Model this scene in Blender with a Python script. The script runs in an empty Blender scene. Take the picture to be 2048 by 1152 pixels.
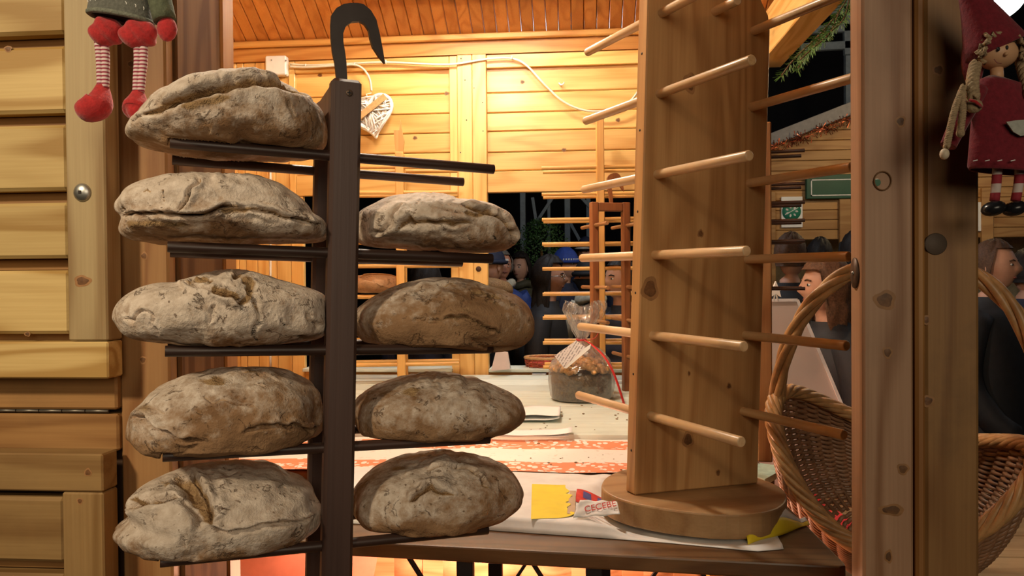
import bpy, bmesh, math, random
import numpy as np
from mathutils import Matrix, Vector
random.seed(7); RNG = np.random.default_rng(7)
SC = bpy.context.scene
COL = SC.collection
PI = math.pi
# ------------------------------------------------------------------ camera
F, CX, CY = 1590.0, 1024.0, 576.0
yaw, pitch, roll = math.radians(5.0), math.radians(-0.8), math.radians(-0.5)
CAM = np.array([0, 0, 1.55])
fw = np.array([-math.sin(yaw)*math.cos(pitch), math.cos(yaw)*math.cos(pitch), math.sin(pitch)])
_r = np.cross(fw, [0, 0, 1]); _r /= np.linalg.norm(_r); _u = np.cross(_r, fw)
RT = _r*math.cos(roll)+_u*math.sin(roll); UP = -_r*math.sin(roll)+_u*math.cos(roll)
cd = bpy.data.cameras.new('camera'); cam = bpy.data.objects.new('camera', cd); COL.objects.link(cam)
cd.sensor_width = 36.0; cd.lens = F/2048*36.0; cd.clip_start = 0.02; cd.clip_end = 200
M = np.eye(4); M[:3, 0] = RT; M[:3, 1] = UP; M[:3, 2] = -fw; M[:3, 3] = CAM
cam.matrix_world = Matrix(M.tolist())
SC.camera = cam
# ------------------------------------------------------------------ view, world, lights
SC.view_settings.view_transform = 'Standard'; SC.view_settings.look = 'None'
SC.view_settings.exposure = 0.0; SC.view_settings.gamma = 1.0; SC.view_settings.use_curve_mapping = False
SC.cycles.max_bounces = 8; SC.cycles.transparent_max_bounces = 12
SC.cycles.sample_clamp_indirect = 6.0; SC.cycles.caustics_reflective = False; SC.cycles.caustics_refractive = False
wd = bpy.data.worlds.new('night'); SC.world = wd; wd.use_nodes = True
wd.node_tree.nodes['Background'].inputs[0].default_value = (0.30, 0.36, 0.55, 1)
wd.node_tree.nodes['Background'].inputs[1].default_value = 0.006


def lamp(name, kind, loc, power, col, size=0.1, target=None, sy=None, spot=None, blend=0.5):
    l = bpy.data.lights.new(name, kind); o = bpy.data.objects.new(name, l); COL.objects.link(o)
    o.location = loc; l.energy = power; l.color = col
    if kind == 'AREA':
        l.size = size
        if sy: l.shape = 'RECTANGLE'; l.size_y = sy
    else:
        l.shadow_soft_size = size
    if kind == 'SPOT': l.spot_size = math.radians(spot); l.spot_blend = blend
    if target is not None:
        d = Vector(target)-Vector(loc); o.rotation_euler = d.to_track_quat('-Z', 'Y').to_euler()
    return o


for _x in (-0.68, -0.47, -0.26): lamp('stall_tube', 'POINT', (_x, 3.53, 2.94), 18, (1.0, 0.91, 0.74), 0.035)
lamp('stall_lamp_front', 'POINT', (-0.55, 1.98, 2.95), 74, (1.0, 0.92, 0.76), 0.08)
lamp('street_lamp_key', 'SPOT', (-2.6, -2.6, 4.3), 900, (1.0, 0.80, 0.54), 0.26, (-1.08, 1.25, 1.80), None, 24, 0.95)
lamp('market_fill', 'AREA', (1.0, -3.2, 2.7), 64, (1.0, 0.82, 0.59), 2.6, (0.0, 1.4, 1.5), 1.6)  # broad fill added behind the camera for the lights of other stalls
lamp('under_counter_fill', 'POINT', (-0.35, 2.45, 0.60), 42, (1.0, 0.52, 0.33), 0.12)  # unseen warm lamp added to brighten what stands under the counter
lamp('street_lamp_right', 'POINT', (4.6, 5.2, 3.4), 25, (0.95, 0.97, 1.0), 0.15)
lamp('window_people_fill', 'POINT', (0.0, 4.75, 2.9), 52, (0.85, 0.92, 1.0), 0.2)  # unseen fill added outside the window to light the people's faces
lamp('neighbour_stall_fill', 'POINT', (2.8, 5.9, 3.1), 50, (1.0, 0.72, 0.38), 0.1)  # unseen lamp added to brighten the neighbouring stall's front wall


def W(px, py, Z):
    return CAM+fw*Z+RT*((px-CX)/F*Z)+UP*((CY-py)/F*Z)


def Wy(px, py, y):
    d = W(px, py, 1.0)-CAM; return CAM+d*(y/d[1])


def Wz(px, py, z):
    d = W(px, py, 1.0)-CAM; return CAM+d*((z-CAM[2])/d[2])


def proj(P):
    d = np.asarray(P)-CAM; z = d@fw
    return np.stack([CX+F*(d@RT)/z, CY-F*(d@UP)/z], -1)


# ------------------------------------------------------------------ materials
MATS = {}


def nt(name):
    m = bpy.data.materials.new(name); m.use_nodes = True
    t = m.node_tree; b = t.nodes['Principled BSDF']
    return m, t, b


def node(t, typ, **kw):
    n = t.nodes.new(typ)
    for k, v in kw.items(): setattr(n, k, v)
    return n


def mth(t, op, a, b=None, c=None):
    n = node(t, 'ShaderNodeMath', operation=op)
    for i, v in enumerate((a, b, c)):
        if v is None: continue
        if isinstance(v, (int, float)): n.inputs[i].default_value = v
        else: t.links.new(v, n.inputs[i])
    return n.outputs[0]


def ramp(t, fac, stops):
    n = node(t, 'ShaderNodeValToRGB'); e = n.color_ramp.elements
    while len(e) < len(stops): e.new(0.5)
    for k, (p, c) in enumerate(stops):
        e[k].position = p; e[k].color = (*c, 1) if len(c) == 3 else c
    t.links.new(fac, n.inputs[0]); return n.outputs[0]


def mixc(t, fac, a, b, mode='MIX'):
    n = node(t, 'ShaderNodeMix', data_type='RGBA', blend_type=mode)
    for i, v in ((0, fac), (6, a), (7, b)):
        if isinstance(v, (int, float)): n.inputs[i].default_value = v
        elif isinstance(v, tuple): n.inputs[i].default_value = (*v, 1)
        else: t.links.new(v, n.inputs[i])
    return n.outputs[2]


def noise(t, vec, scale, detail=3, rough=0.5, dist=0.0):
    n = node(t, 'ShaderNodeTexNoise'); n.inputs['Scale'].default_value = scale
    n.inputs['Detail'].default_value = detail; n.inputs['Roughness'].default_value = rough
    n.inputs['Distortion'].default_value = dist
    if vec is not None: t.links.new(vec, n.inputs['Vector'])
    return n.outputs[0]


def coords(t, scale=(1, 1, 1), rnd=True):
    tc = node(t, 'ShaderNodeTexCoord'); v = tc.outputs['Object']
    if rnd:
        oi = node(t, 'ShaderNodeObjectInfo')
        m = node(t, 'ShaderNodeVectorMath', operation='MULTIPLY_ADD')
        cb = node(t, 'ShaderNodeCombineXYZ')
        for i in range(3): t.links.new(oi.outputs['Random'], cb.inputs[i])
        t.links.new(cb.outputs[0], m.inputs[0]); m.inputs[1].default_value = (17.3, 9.1, 23.7); t.links.new(v, m.inputs[2])
        v = m.outputs[0]
    mp = node(t, 'ShaderNodeMapping'); mp.inputs['Scale'].default_value = scale
    t.links.new(v, mp.inputs[0]); return mp.outputs[0]


def bump(t, b, h, strength=0.3, dist=0.002):
    n = node(t, 'ShaderNodeBump'); n.inputs['Strength'].default_value = strength; n.inputs['Distance'].default_value = dist
    t.links.new(h, n.inputs['Height']); t.links.new(n.outputs[0], b.inputs['Normal'])


def wood(name, light, dark, axis='X', rough=0.5, knots=0.5, ring=26, grain=0.35, spec=0.4, dirt=0.0, coat=0.0):
    if name in MATS: return MATS[name]
    m, t, b = nt(name)
    al = 'XYZ'.index(axis)
    sc = [1.0, 1.0, 1.0]; sc[al] = 0.12
    v = coords(t, tuple(s*6 for s in sc))
    n1 = noise(t, v, 1.0, 2, 0.5, 0.2)
    lines = mth(t, 'SINE', mth(t, 'MULTIPLY', n1, ring*2.2))
    lines = mth(t, 'MULTIPLY_ADD', lines, 0.5, 0.5)
    lines = mth(t, 'POWER', lines, 2.0)
    sf = [220.0]*3; sf[al] = 5.0
    n2 = noise(t, coords(t, tuple(sf)), 1.0, 2)
    n3 = noise(t, coords(t, (3, 3, 3)), 1.0, 2)
    fac = mth(t, 'ADD', mth(t, 'MULTIPLY', lines, grain), mth(t, 'MULTIPLY', n2, 0.35))
    fac = mth(t, 'ADD', fac, mth(t, 'MULTIPLY', n3, 0.3))
    c = ramp(t, fac, [(0.24, light), (0.76, dark)])
    if knots:
        vk = node(t, 'ShaderNodeTexVoronoi', feature='F1'); ks = [3.4]*3; ks[al] = 1.9
        t.links.new(coords(t, tuple(ks)), vk.inputs['Vector']); vk.inputs['Scale'].default_value = 1.0
        kk = mth(t, 'ADD', vk.outputs['Distance'], mth(t, 'MULTIPLY', n1, 0.03))
        km = ramp(t, kk, [(0.055, (1, 1, 1)), (0.10, (0.25, 0.25, 0.25)), (0.2, (0, 0, 0))])
        kd = tuple(x*0.32 for x in dark)
        c = mixc(t, mth(t, 'MULTIPLY', km, knots), c, kd)
    oi = node(t, 'ShaderNodeObjectInfo')
    hv = node(t, 'ShaderNodeHueSaturation')
    t.links.new(mth(t, 'MULTIPLY_ADD', oi.outputs['Random'], 0.24, 0.88), hv.inputs['Value'])
    t.links.new(c, hv.inputs['Color']); c = hv.outputs[0]
    if dirt:
        n4 = noise(t, coords(t, (7, 7, 7), False), 1.0, 5, 0.65)
        c = mixc(t, ramp(t, n4, [(0.5, (0, 0, 0)), (0.75, (dirt,)*3)]), c, (0.05, 0.035, 0.02))
    t.links.new(c, b.inputs['Base Color'])
    b.inputs['Roughness'].default_value = rough; b.inputs['Specular IOR Level'].default_value = spec
    b.inputs['Coat Weight'].default_value = coat; b.inputs['Coat Roughness'].default_value = 0.2
    bump(t, b, fac, 0.25, 0.0015)
    MATS[name] = m; return m


def plain(name, col, rough=0.6, metal=0.0, var=0.15, vs=20, spec=0.4, bmp=0.0, emit=None, es=1.0, sheen=0.0, trans=0.0):
    if name in MATS: return MATS[name]
    m, t, b = nt(name)
    n = noise(t, coords(t, (vs,)*3), 1.0, 4, 0.6)
    c = ramp(t, n, [(0.3, tuple(x*(1-var) for x in col)), (0.7, tuple(min(1, x*(1+var)) for x in col))])
    t.links.new(c, b.inputs['Base Color'])
    b.inputs['Roughness'].default_value = rough; b.inputs['Metallic'].default_value = metal
    b.inputs['Specular IOR Level'].default_value = spec; b.inputs['Sheen Weight'].default_value = sheen
    b.inputs['Transmission Weight'].default_value = trans
    if bmp: bump(t, b, n, bmp, 0.003)
    if emit: b.inputs['Emission Color'].default_value = (*emit, 1); b.inputs['Emission Strength'].default_value = es
    MATS[name] = m; return m


def stripes(name, ca, cb, freq, axis='Z', duty=0.5, rough=0.8):
    if name in MATS: return MATS[name]
    m, t, b = nt(name)
    tc = node(t, 'ShaderNodeTexCoord'); s = node(t, 'ShaderNodeSeparateXYZ'); t.links.new(tc.outputs['Object'], s.inputs[0])
    f = mth(t, 'FRACT', mth(t, 'MULTIPLY', s.outputs['XYZ'.index(axis)], freq))
    c = mixc(t, mth(t, 'GREATER_THAN', f, duty), ca, cb)
    t.links.new(c, b.inputs['Base Color']); b.inputs['Roughness'].default_value = rough
    MATS[name] = m; return m


def film(name, tint=(1, 1, 1), vis=0.06):
    m, t, b = nt(name)
    out = t.nodes['Material Output']
    tr = node(t, 'ShaderNodeBsdfTransparent'); tr.inputs[0].default_value = (*tint, 1)
    gl = node(t, 'ShaderNodeBsdfGlossy'); gl.inputs['Roughness'].default_value = 0.12
    df = node(t, 'ShaderNodeBsdfDiffuse'); df.inputs[0].default_value = (0.9, 0.9, 0.92, 1)
    lw = node(t, 'ShaderNodeLayerWeight'); lw.inputs[0].default_value = 0.35
    n = noise(t, coords(t, (28, 28, 28)), 1.0, 3)
    bn = node(t, 'ShaderNodeBump'); bn.inputs['Strength'].default_value = 0.6; bn.inputs['Distance'].default_value = 0.01
    t.links.new(n, bn.inputs['Height']); t.links.new(bn.outputs[0], gl.inputs['Normal']); t.links.new(bn.outputs[0], lw.inputs['Normal'])
    m1 = node(t, 'ShaderNodeMixShader'); t.links.new(mth(t, 'MULTIPLY_ADD', lw.outputs['Facing'], 0.36, vis*0.2), m1.inputs[0])
    t.links.new(tr.outputs[0], m1.inputs[1]); t.links.new(df.outputs[0], m1.inputs[2])
    m2 = node(t, 'ShaderNodeMixShader'); t.links.new(mth(t, 'MULTIPLY_ADD', lw.outputs['Fresnel'], 0.5, vis), m2.inputs[0])
    t.links.new(m1.outputs[0], m2.inputs[1]); t.links.new(gl.outputs[0], m2.inputs[2])
    t.links.new(m2.outputs[0], out.inputs['Surface'])
    return m


def bread_mat(name, tone=1.0, flourk=1.0):
    m, t, b = nt(name)
    v = coords(t, (1, 1, 1))
    at = node(t, 'ShaderNodeAttribute', attribute_name='crumb'); cr = at.outputs['Fac']
    af = node(t, 'ShaderNodeAttribute', attribute_name='flour'); fl = af.outputs['Fac']
    n1 = noise(t, v, 16, 5, 0.6); n2 = noise(t, v, 70, 4, 0.65); n3 = noise(t, v, 260, 2, 0.6)
    crust = ramp(t, n1, [(0.3, (0.21*tone, 0.115*tone, 0.056*tone)), (0.7, (0.39*tone, 0.235*tone, 0.125*tone))])
    flour = ramp(t, n2, [(0.3, (0.45*tone, 0.36*tone, 0.28*tone)), (0.7, (0.67*tone, 0.575*tone, 0.485*tone))])
    k = mth(t, 'ADD', mth(t, 'MULTIPLY', fl, flourk), mth(t, 'MULTIPLY', mth(t, 'SUBTRACT', n2, 0.5), 0.9))
    k = mth(t, 'ADD', k, mth(t, 'MULTIPLY', mth(t, 'SUBTRACT', n1, 0.5), 1.3))
    c = mixc(t, ramp(t, k, [(0.30, (0, 0, 0)), (0.78, (1, 1, 1))]), crust, flour)
    crumb = ramp(t, n2, [(0.25, (0.20, 0.11, 0.048)), (0.75, (0.50, 0.33, 0.165))])
    cf = mth(t, 'ADD', cr, mth(t, 'MULTIPLY', mth(t, 'SUBTRACT', n2, 0.5), 0.7))
    c = mixc(t, ramp(t, cf, [(0.35, (0, 0, 0)), (0.7, (1, 1, 1))]), c, crumb)
    # short ragged hairline splits of the flour skin
    nz = noise(t, v, 19, 6, 0.62, 0.6)
    cz = ramp(t, mth(t, 'ABSOLUTE', mth(t, 'SUBTRACT', nz, 0.5)), [(0.004, (1, 1, 1)), (0.016, (0, 0, 0))])
    sel = ramp(t, noise(t, v, 26, 3, 0.6), [(0.54, (0, 0, 0)), (0.60, (1, 1, 1))])
    cz = mth(t, 'MULTIPLY', cz, sel)
    c = mixc(t, mth(t, 'MULTIPLY', cz, 0.7), c, (0.13, 0.07, 0.035))
    sp = ramp(t, noise(t, v, 120, 2, 0.5), [(0.67, (0, 0, 0)), (0.73, (0.8, 0.8, 0.8))])
    c = mixc(t, sp, c, (0.15, 0.09, 0.05))
    t.links.new(c, b.inputs['Base Color']); b.inputs['Roughness'].default_value = 0.82; b.inputs['Specular IOR Level'].default_value = 0.25
    h = mth(t, 'ADD', mth(t, 'MULTIPLY', n2, 1.0), mth(t, 'MULTIPLY', n3, 0.45))
    h = mth(t, 'SUBTRACT', h, mth(t, 'MULTIPLY', cz, 0.8))
    h = mth(t, 'ADD', h, mth(t, 'MULTIPLY', mth(t, 'MULTIPLY', cr, n3), 1.5))
    bump(t, b, h, 0.75, 0.0034)
    return m


WOOD_IN = wood('pine_inside', (0.82, 0.52, 0.175), (0.60, 0.30, 0.07), 'X', 0.38, 0.55, 20, 0.3, 0.5, coat=0.15)
WOOD_INV = wood('pine_inside_upright', (0.82, 0.53, 0.185), (0.62, 0.32, 0.08), 'Z', 0.38, 0.45, 20, 0.3, 0.5, coat=0.15)
WOOD_CEIL = wood('pine_ceiling', (0.60, 0.25, 0.06), (0.42, 0.14, 0.025), 'Y', 0.4, 0.6, 20, 0.3, 0.4)
WOOD_OUT = wood('pine_shutter', (0.60, 0.43, 0.175), (0.38, 0.225, 0.065), 'X', 0.55, 0.8, 24, 0.5)
WOOD_OUTV = wood('pine_shutter_upright', (0.46, 0.345, 0.175), (0.29, 0.185, 0.08), 'Z', 0.55, 0.8, 24, 0.45)
WOOD_POST = wood('pine_post', (0.36, 0.195, 0.075), (0.23, 0.10, 0.032), 'Z', 0.55, 0.35, 26, 0.4, dirt=0.12)
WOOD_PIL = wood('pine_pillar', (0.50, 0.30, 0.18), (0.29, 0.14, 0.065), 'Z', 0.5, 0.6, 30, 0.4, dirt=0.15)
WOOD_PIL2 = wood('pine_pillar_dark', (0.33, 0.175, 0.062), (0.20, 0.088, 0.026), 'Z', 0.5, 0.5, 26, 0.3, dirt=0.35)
WOOD_LOW = wood('pine_lower_boards', (0.33, 0.175, 0.06), (0.20, 0.09, 0.026), 'X', 0.55, 0.4, 22, 0.35, dirt=0.15)
WOOD_TOW = wood('pine_tower', (0.52, 0.30, 0.125), (0.35, 0.17, 0.06), 'Z', 0.42, 0.85, 30, 0.35, 0.5)
WOOD_DISC = wood('pine_disc', (0.46, 0.29, 0.14), (0.30, 0.16, 0.065), 'X', 0.5, 0.3, 20, 0.3, dirt=0.3)
WOOD_PEG = wood('peg_wood', (0.70, 0.50, 0.29), (0.50, 0.31, 0.14), 'Y', 0.35, 0.25, 20, 0.3, 0.5, dirt=0.35)
WOOD_DARK = wood('stained_rack', (0.085, 0.046, 0.036), (0.045, 0.022, 0.017), 'Z', 0.45, 0.0, 20, 0.3, 0.45)
WOOD_DARKX = wood('stained_rod', (0.062, 0.032, 0.024), (0.030, 0.015, 0.011), 'X', 0.4, 0.0, 20, 0.3, 0.45)
WOOD_BROWN = wood('brown_rack', (0.30, 0.115, 0.042), (0.17, 0.058, 0.02), 'Z', 0.45, 0.0, 20, 0.3)
WOOD_TABLE = wood('brown_table', (0.15, 0.082, 0.035), (0.085, 0.04, 0.015), 'X', 0.4, 0.4, 26, 0.4, 0.5, dirt=0.3)
WOOD_PALE = wood('pale_table', (0.68, 0.75, 0.67), (0.55, 0.60, 0.52), 'X', 0.6, 0.08, 20, 0.2, dirt=0.15)
WOOD_RACK = wood('pale_rack', (0.72, 0.42, 0.13), (0.52, 0.25, 0.055), 'Z', 0.42, 0.2, 20, 0.25)
WOOD_RACKX = wood('pale_rack_rod', (0.72, 0.42, 0.13), (0.52, 0.25, 0.055), 'X', 0.42, 0.0, 20, 0.25)
METAL = plain('zinc', (0.45, 0.45, 0.42), 0.38, 0.9)
IRON = plain('blackened_iron', (0.045, 0.036, 0.033), 0.42, 0.6)
BRASS = plain('brown_metal', (0.13, 0.085, 0.06), 0.5, 0.5)
WHITE = plain('white_plastic', (0.80, 0.79, 0.74), 0.45, var=0.04)
CABLE = plain('cable_white', (0.72, 0.66, 0.52), 0.5, var=0.08)
PAPER = plain('white_paper', (0.84, 0.84, 0.83), 0.75, var=0.05, vs=9)
BLACK = plain('matt_black', (0.012, 0.011, 0.012), 0.6)
FELT = plain('red_felt', (0.40, 0.018, 0.020), 0.95, var=0.22, vs=160, bmp=0.5, sheen=0.3)
FELT2 = plain('dark_red_felt', (0.175, 0.012, 0.022), 0.95, var=0.2, vs=160, bmp=0.5, sheen=0.2)
GREY = plain('grey_felt', (0.115, 0.118, 0.098), 0.95, var=0.25, vs=200, bmp=0.6, sheen=0.3)
WICK = plain('wicker', (0.48, 0.275, 0.115), 0.42, var=0.35, vs=24, spec=0.5)
WICKD = plain('wicker_weave', (0.29, 0.155, 0.085), 0.42, var=0.35, vs=30, spec=0.5)


# ------------------------------------------------------------------ mesh building
class MB:
    def __init__(s): s.v = []; s.f = []; s.sm = []; s.n = 0

    def add(s, V, Fs, smooth=False):
        V = np.asarray(V, float); s.v.append(V)
        for f in Fs: s.f.append(tuple(int(i)+s.n for i in f)); s.sm.append(smooth)
        s.n += len(V); return s

    def box(s, c, h, b=0.0, R=None):
        """chamfered box: centre, half sizes, chamfer, 3x3 axes (columns)"""
        c = np.asarray(c, float); h = np.asarray(h, float); b = min(b, 0.49*h.min()*2)
        if b <= 0:
            V = np.array([[x, y, z] for x in (-1, 1) for y in (-1, 1) for z in (-1, 1)], float)*h
            Fs = [(0, 1, 3, 2), (4, 6, 7, 5), (0, 4, 5, 1), (2, 3, 7, 6), (0, 2, 6, 4), (1, 5, 7, 3)]
        else:
            V = []; idx = {}
            for sx in (-1, 1):
                for sy in (-1, 1):
                    for sz in (-1, 1):
                        for a in range(3):
                            p = np.array([sx, sy, sz])*(h-b); p[a] += (sx, sy, sz)[a]*b
                            idx[sx, sy, sz, a] = len(V); V.append(p)
            V = np.array(V); Fs = []
            for a in range(3):
                u, w = (a+1) % 3, (a+2) % 3
                for sg in (-1, 1):
                    q = []
                    for su, sw in ((-1, -1), (1, -1), (1, 1), (-1, 1)):
                        k = [0, 0, 0]; k[a] = sg; k[u] = su; k[w] = sw; q.append(idx[(*k, a)])
                    Fs.append(q if sg > 0 else q[::-1])
                for su in (-1, 1):
                    for sw in (-1, 1):
                        k0 = [0, 0, 0]; k1 = [0, 0, 0]; k0[a] = -1; k1[a] = 1
                        for k in (k0, k1): k[u] = su; k[w] = sw
                        q = [idx[(*k0, u)], idx[(*k1, u)], idx[(*k1, w)], idx[(*k0, w)]]
                        Fs.append(q if su*sw > 0 else q[::-1])
            for sx in (-1, 1):
                for sy in (-1, 1):
                    for sz in (-1, 1):
                        q = [idx[sx, sy, sz, a] for a in range(3)]
                        Fs.append(q if sx*sy*sz > 0 else q[::-1])
        if R is not None: V = V@np.asarray(R).T
        return s.add(V+c, Fs)

    def bb(s, lo, hi, b=0.0):
        lo = np.asarray(lo, float); hi = np.asarray(hi, float)
        return s.box((lo+hi)/2, np.abs(hi-lo)/2, b)

    def bar(s, p, q, w, h, b=0.0, up=(0, 0, 1)):
        p = np.asarray(p, float); q = np.asarray(q, float); d = q-p; L = np.linalg.norm(d); d /= L
        u = np.asarray(up, float); sd = np.cross(u, d)
        if np.linalg.norm(sd) < 1e-6: sd = np.cross((0, 1, 0), d)
        sd /= np.linalg.norm(sd); u = np.cross(d, sd)
        return s.box((p+q)/2, (L/2, w/2, h/2), b, np.stack([d, sd, u], 1))

    def tube(s, P, r, n=10, cap=True, smooth=True, closed=False, flat=1.0):
        P = np.asarray(P, float); m = len(P); r = np.broadcast_to(np.asarray(r, float), (m,))
        if closed: T = np.roll(P, -1, 0)-np.roll(P, 1, 0)
        else: T = np.gradient(P, axis=0)
        T /= np.linalg.norm(T, axis=1)[:, None]+1e-12
        N = np.zeros_like(P); a = np.array([0, 0, 1.0]) if abs(T[0][2]) < 0.9 else np.array([1.0, 0, 0])
        x = np.cross(T[0], a); x /= np.linalg.norm(x)
        for i in range(m):
            x = x-T[i]*(x@T[i]); x /= np.linalg.norm(x)+1e-12; N[i] = x
        B = np.cross(T, N); th = np.linspace(0, 2*PI, n, endpoint=False)
        V = P[:, None]+r[:, None, None]*(np.cos(th)[None, :, None]*N[:, None]+flat*np.sin(th)[None, :, None]*B[:, None])
        Fs = []
        for i in range(m if closed else m-1):
            i2 = (i+1) % m
            for j in range(n): Fs.append((i*n+j, i*n+(j+1) % n, i2*n+(j+1) % n, i2*n+j))
        V = V.reshape(-1, 3); s.add(V, Fs, smooth)
        if cap and not closed:
            o = s.n-len(V)
            s.f.append(tuple(o+j for j in range(n))[::-1]); s.sm.append(False)
            s.f.append(tuple(o+(m-1)*n+j for j in range(n))); s.sm.append(False)
        return s

    def rod(s, p, q, r, n=14, rd=0.15):
        """dowel with rounded ends"""
        p = np.asarray(p, float); q = np.asarray(q, float); d = q-p; L = np.linalg.norm(d); e = r*rd
        ts = np.array([0, e*0.4, e, *np.linspace(e, L-e, 6)[1:-1], L-e, L-e*0.4, L])/L
        rr = np.array([r*(1-rd), r*(1-rd*0.3), r, *([r]*4), r, r*(1-rd*0.3), r*(1-rd)])
        return s.tube(p+ts[:, None]*d, rr, n)

    def lathe(s, prof, n=24, c=(0, 0, 0), smooth=True, sx=1.0, sy=1.0, axis=None):
        prof = np.asarray(prof, float); m = len(prof); th = np.linspace(0, 2*PI, n, endpoint=False)
        V = np.stack([prof[:, 0:1]*np.cos(th)*sx, prof[:, 0:1]*np.sin(th)*sy, np.repeat(prof[:, 1:2], n, 1)], -1).reshape(-1, 3)
        if axis is not None:
            V = V@np.array(Vector((0, 0, 1)).rotation_difference(Vector(axis)).to_matrix()).T
        Fs = [(i*n+j, i*n+(j+1) % n, (i+1)*n+(j+1) % n, (i+1)*n+j) for i in range(m-1) for j in range(n)]
        if prof[0, 0] > 1e-5: Fs.append(tuple(range(n))[::-1])
        if prof[-1, 0] > 1e-5: Fs.append(tuple((m-1)*n+j for j in range(n)))
        return s.add(V+np.asarray(c), Fs, smooth)

    def ball(s, c, r, n=16, R=None):
        r = np.broadcast_to(np.asarray(r, float), (3,)); k = n//2
        V = []
        for i in range(k+1):
            a = PI*i/k
            for j in range(n): V.append((math.sin(a)*math.cos(2*PI*j/n), math.sin(a)*math.sin(2*PI*j/n), -math.cos(a)))
        V = np.array(V)*r
        if R is not None: V = V@np.asarray(R).T
        return s.add(V+np.asarray(c), [(i*n+j, i*n+(j+1) % n, (i+1)*n+(j+1) % n, (i+1)*n+j) for i in range(k) for j in range(n)], True)

    def prism(s, poly, lo, hi, o=(0, 0, 0), ex=(1, 0, 0), ey=(0, 0, 1), en=(0, 1, 0), smooth=False):
        """outline (2-D, in plane ex/ey) extruded from lo to hi along en"""
        o, ex, ey, en = (np.asarray(a, float) for a in (o, ex, ey, en)); P = np.asarray(poly, float); n = len(P)
        B = o+P[:, :1]*ex+P[:, 1:]*ey
        V = np.concatenate([B+lo*en, B+hi*en])
        Fs = [tuple(range(n)), tuple(range(2*n-1, n-1, -1))]+[(i, n+i, n+(i+1) % n, (i+1) % n) for i in range(n)]
        return s.add(V, Fs, smooth)

    def grid(s, P, smooth=True):
        P = np.asarray(P, float); a, b = P.shape[:2]
        return s.add(P.reshape(-1, 3), [(i*b+j, i*b+j+1, (i+1)*b+j+1, (i+1)*b+j) for i in range(a-1) for j in range(b-1)], smooth)

    def build(s, name, mat, parent=None, off=None, solid=0.0, fixn=True):
        V = np.concatenate(s.v) if s.v else np.zeros((0, 3))
        if off is None and parent is not None and parent.get('_o') is not None: off = np.array(parent['_o'])
        if off is not None: V = V-np.asarray(off)
        me = bpy.data.meshes.new(name); me.from_pydata(V.tolist(), [], s.f)
        me.polygons.foreach_set('use_smooth', s.sm)
        if fixn:
            bm = bmesh.new(); bm.from_mesh(me); bmesh.ops.recalc_face_normals(bm, faces=bm.faces); bm.to_mesh(me); bm.free()
        me.materials.append(mat); me.update()
        o = bpy.data.objects.new(name, me); COL.objects.link(o)
        if solid:
            md = o.modifiers.new('thickness', 'SOLIDIFY'); md.thickness = solid; md.offset = 0
        if parent is not None: o.parent = parent; o['_o'] = parent.get('_o', (0.0, 0.0, 0.0))
        return o


def tag(o, label=None, cat=None, group=None, kind=None):
    for k, v in (('label', label), ('category', cat), ('group', group), ('kind', kind)):
        if v: o[k] = v
    return o


def thing(name, label, cat, loc, group=None, R=None):
    """Empty at a thing's base; parts given in world coordinates unless R (then local)"""
    o = bpy.data.objects.new(name, None); COL.objects.link(o); o.empty_display_size = 0.05
    if R is None:
        o.location = tuple(loc); o['_o'] = tuple(float(x) for x in loc)
    else:
        m = np.eye(4); m[:3, :3] = R; m[:3, 3] = loc; o.matrix_world = Matrix(m.tolist()); o['_o'] = (0.0, 0.0, 0.0)
    return tag(o, label, cat, group)


def struct(name, loc=(0, 0, 0)):
    o = bpy.data.objects.new(name, None); COL.objects.link(o); o['kind'] = 'structure'; o['_o'] = (0.0, 0.0, 0.0); return o


def wnoise(P, f, seed, n=14):
    r = np.random.default_rng(seed); d = r.normal(size=(n, 3)); d /= np.linalg.norm(d, axis=1)[:, None]
    k = d*f*r.uniform(0.6, 1.5, (n, 1)); ph = r.uniform(0, 2*PI, n)
    return np.sin(P@k.T+ph).sum(1)/math.sqrt(n)


def resample(P, n, closed=False):
    P = np.asarray(P, float)
    if closed: P = np.concatenate([P, P[:1]])
    L = np.r_[0, np.cumsum(np.linalg.norm(np.diff(P, axis=0), axis=1))]
    t = np.linspace(0, L[-1], n, endpoint=not closed)
    return np.stack([np.interp(t, L, P[:, i]) for i in range(P.shape[1])], 1)


def smoothp(P, n, it=2):
    """Chaikin then resample"""
    P = np.asarray(P, float)
    for _ in range(it):
        Q = [P[0]]
        for a, b in zip(P[:-1], P[1:]): Q += [a*0.75+b*0.25, a*0.25+b*0.75]
        Q.append(P[-1]); P = np.array(Q)
    return resample(P, n)

# ================================================================== THE SETTING
YW = 4.05
fx = lambda px, py=300: Wy(px, py, YW)[0]
fz = lambda py, px=930: Wy(px, py, YW)[2]
XL, XR = -1.85, 0.90

# ground
g = MB(); g.bb((-14, -6, -0.1), (14, 16, 0.0)); o = g.build('ground', plain('asphalt', (0.035, 0.035, 0.038), 0.8, var=0.3, vs=40, bmp=0.4)); o['kind'] = 'structure'
fl = struct('floor')
for i in range(22):
    x = XL+0.02+i*0.128
    MB().bb((x, 1.56, 0.10), (x+0.124, YW-0.06, 0.13), 0.003).build('plank', WOOD_CEIL, fl)

# back wall: framed panels of boards over two window openings
bw = struct('wall_back')
zt, zw = fz(113), fz(387)


def board(x0, x1, z0, z1, y0=YW-0.01, th=0.025, mat=WOOD_INV, name='board', b=0.003):
    return MB().bb((x0, y0, z0), (x1, y0+th, z1), b).build(name, mat, bw)


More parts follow.
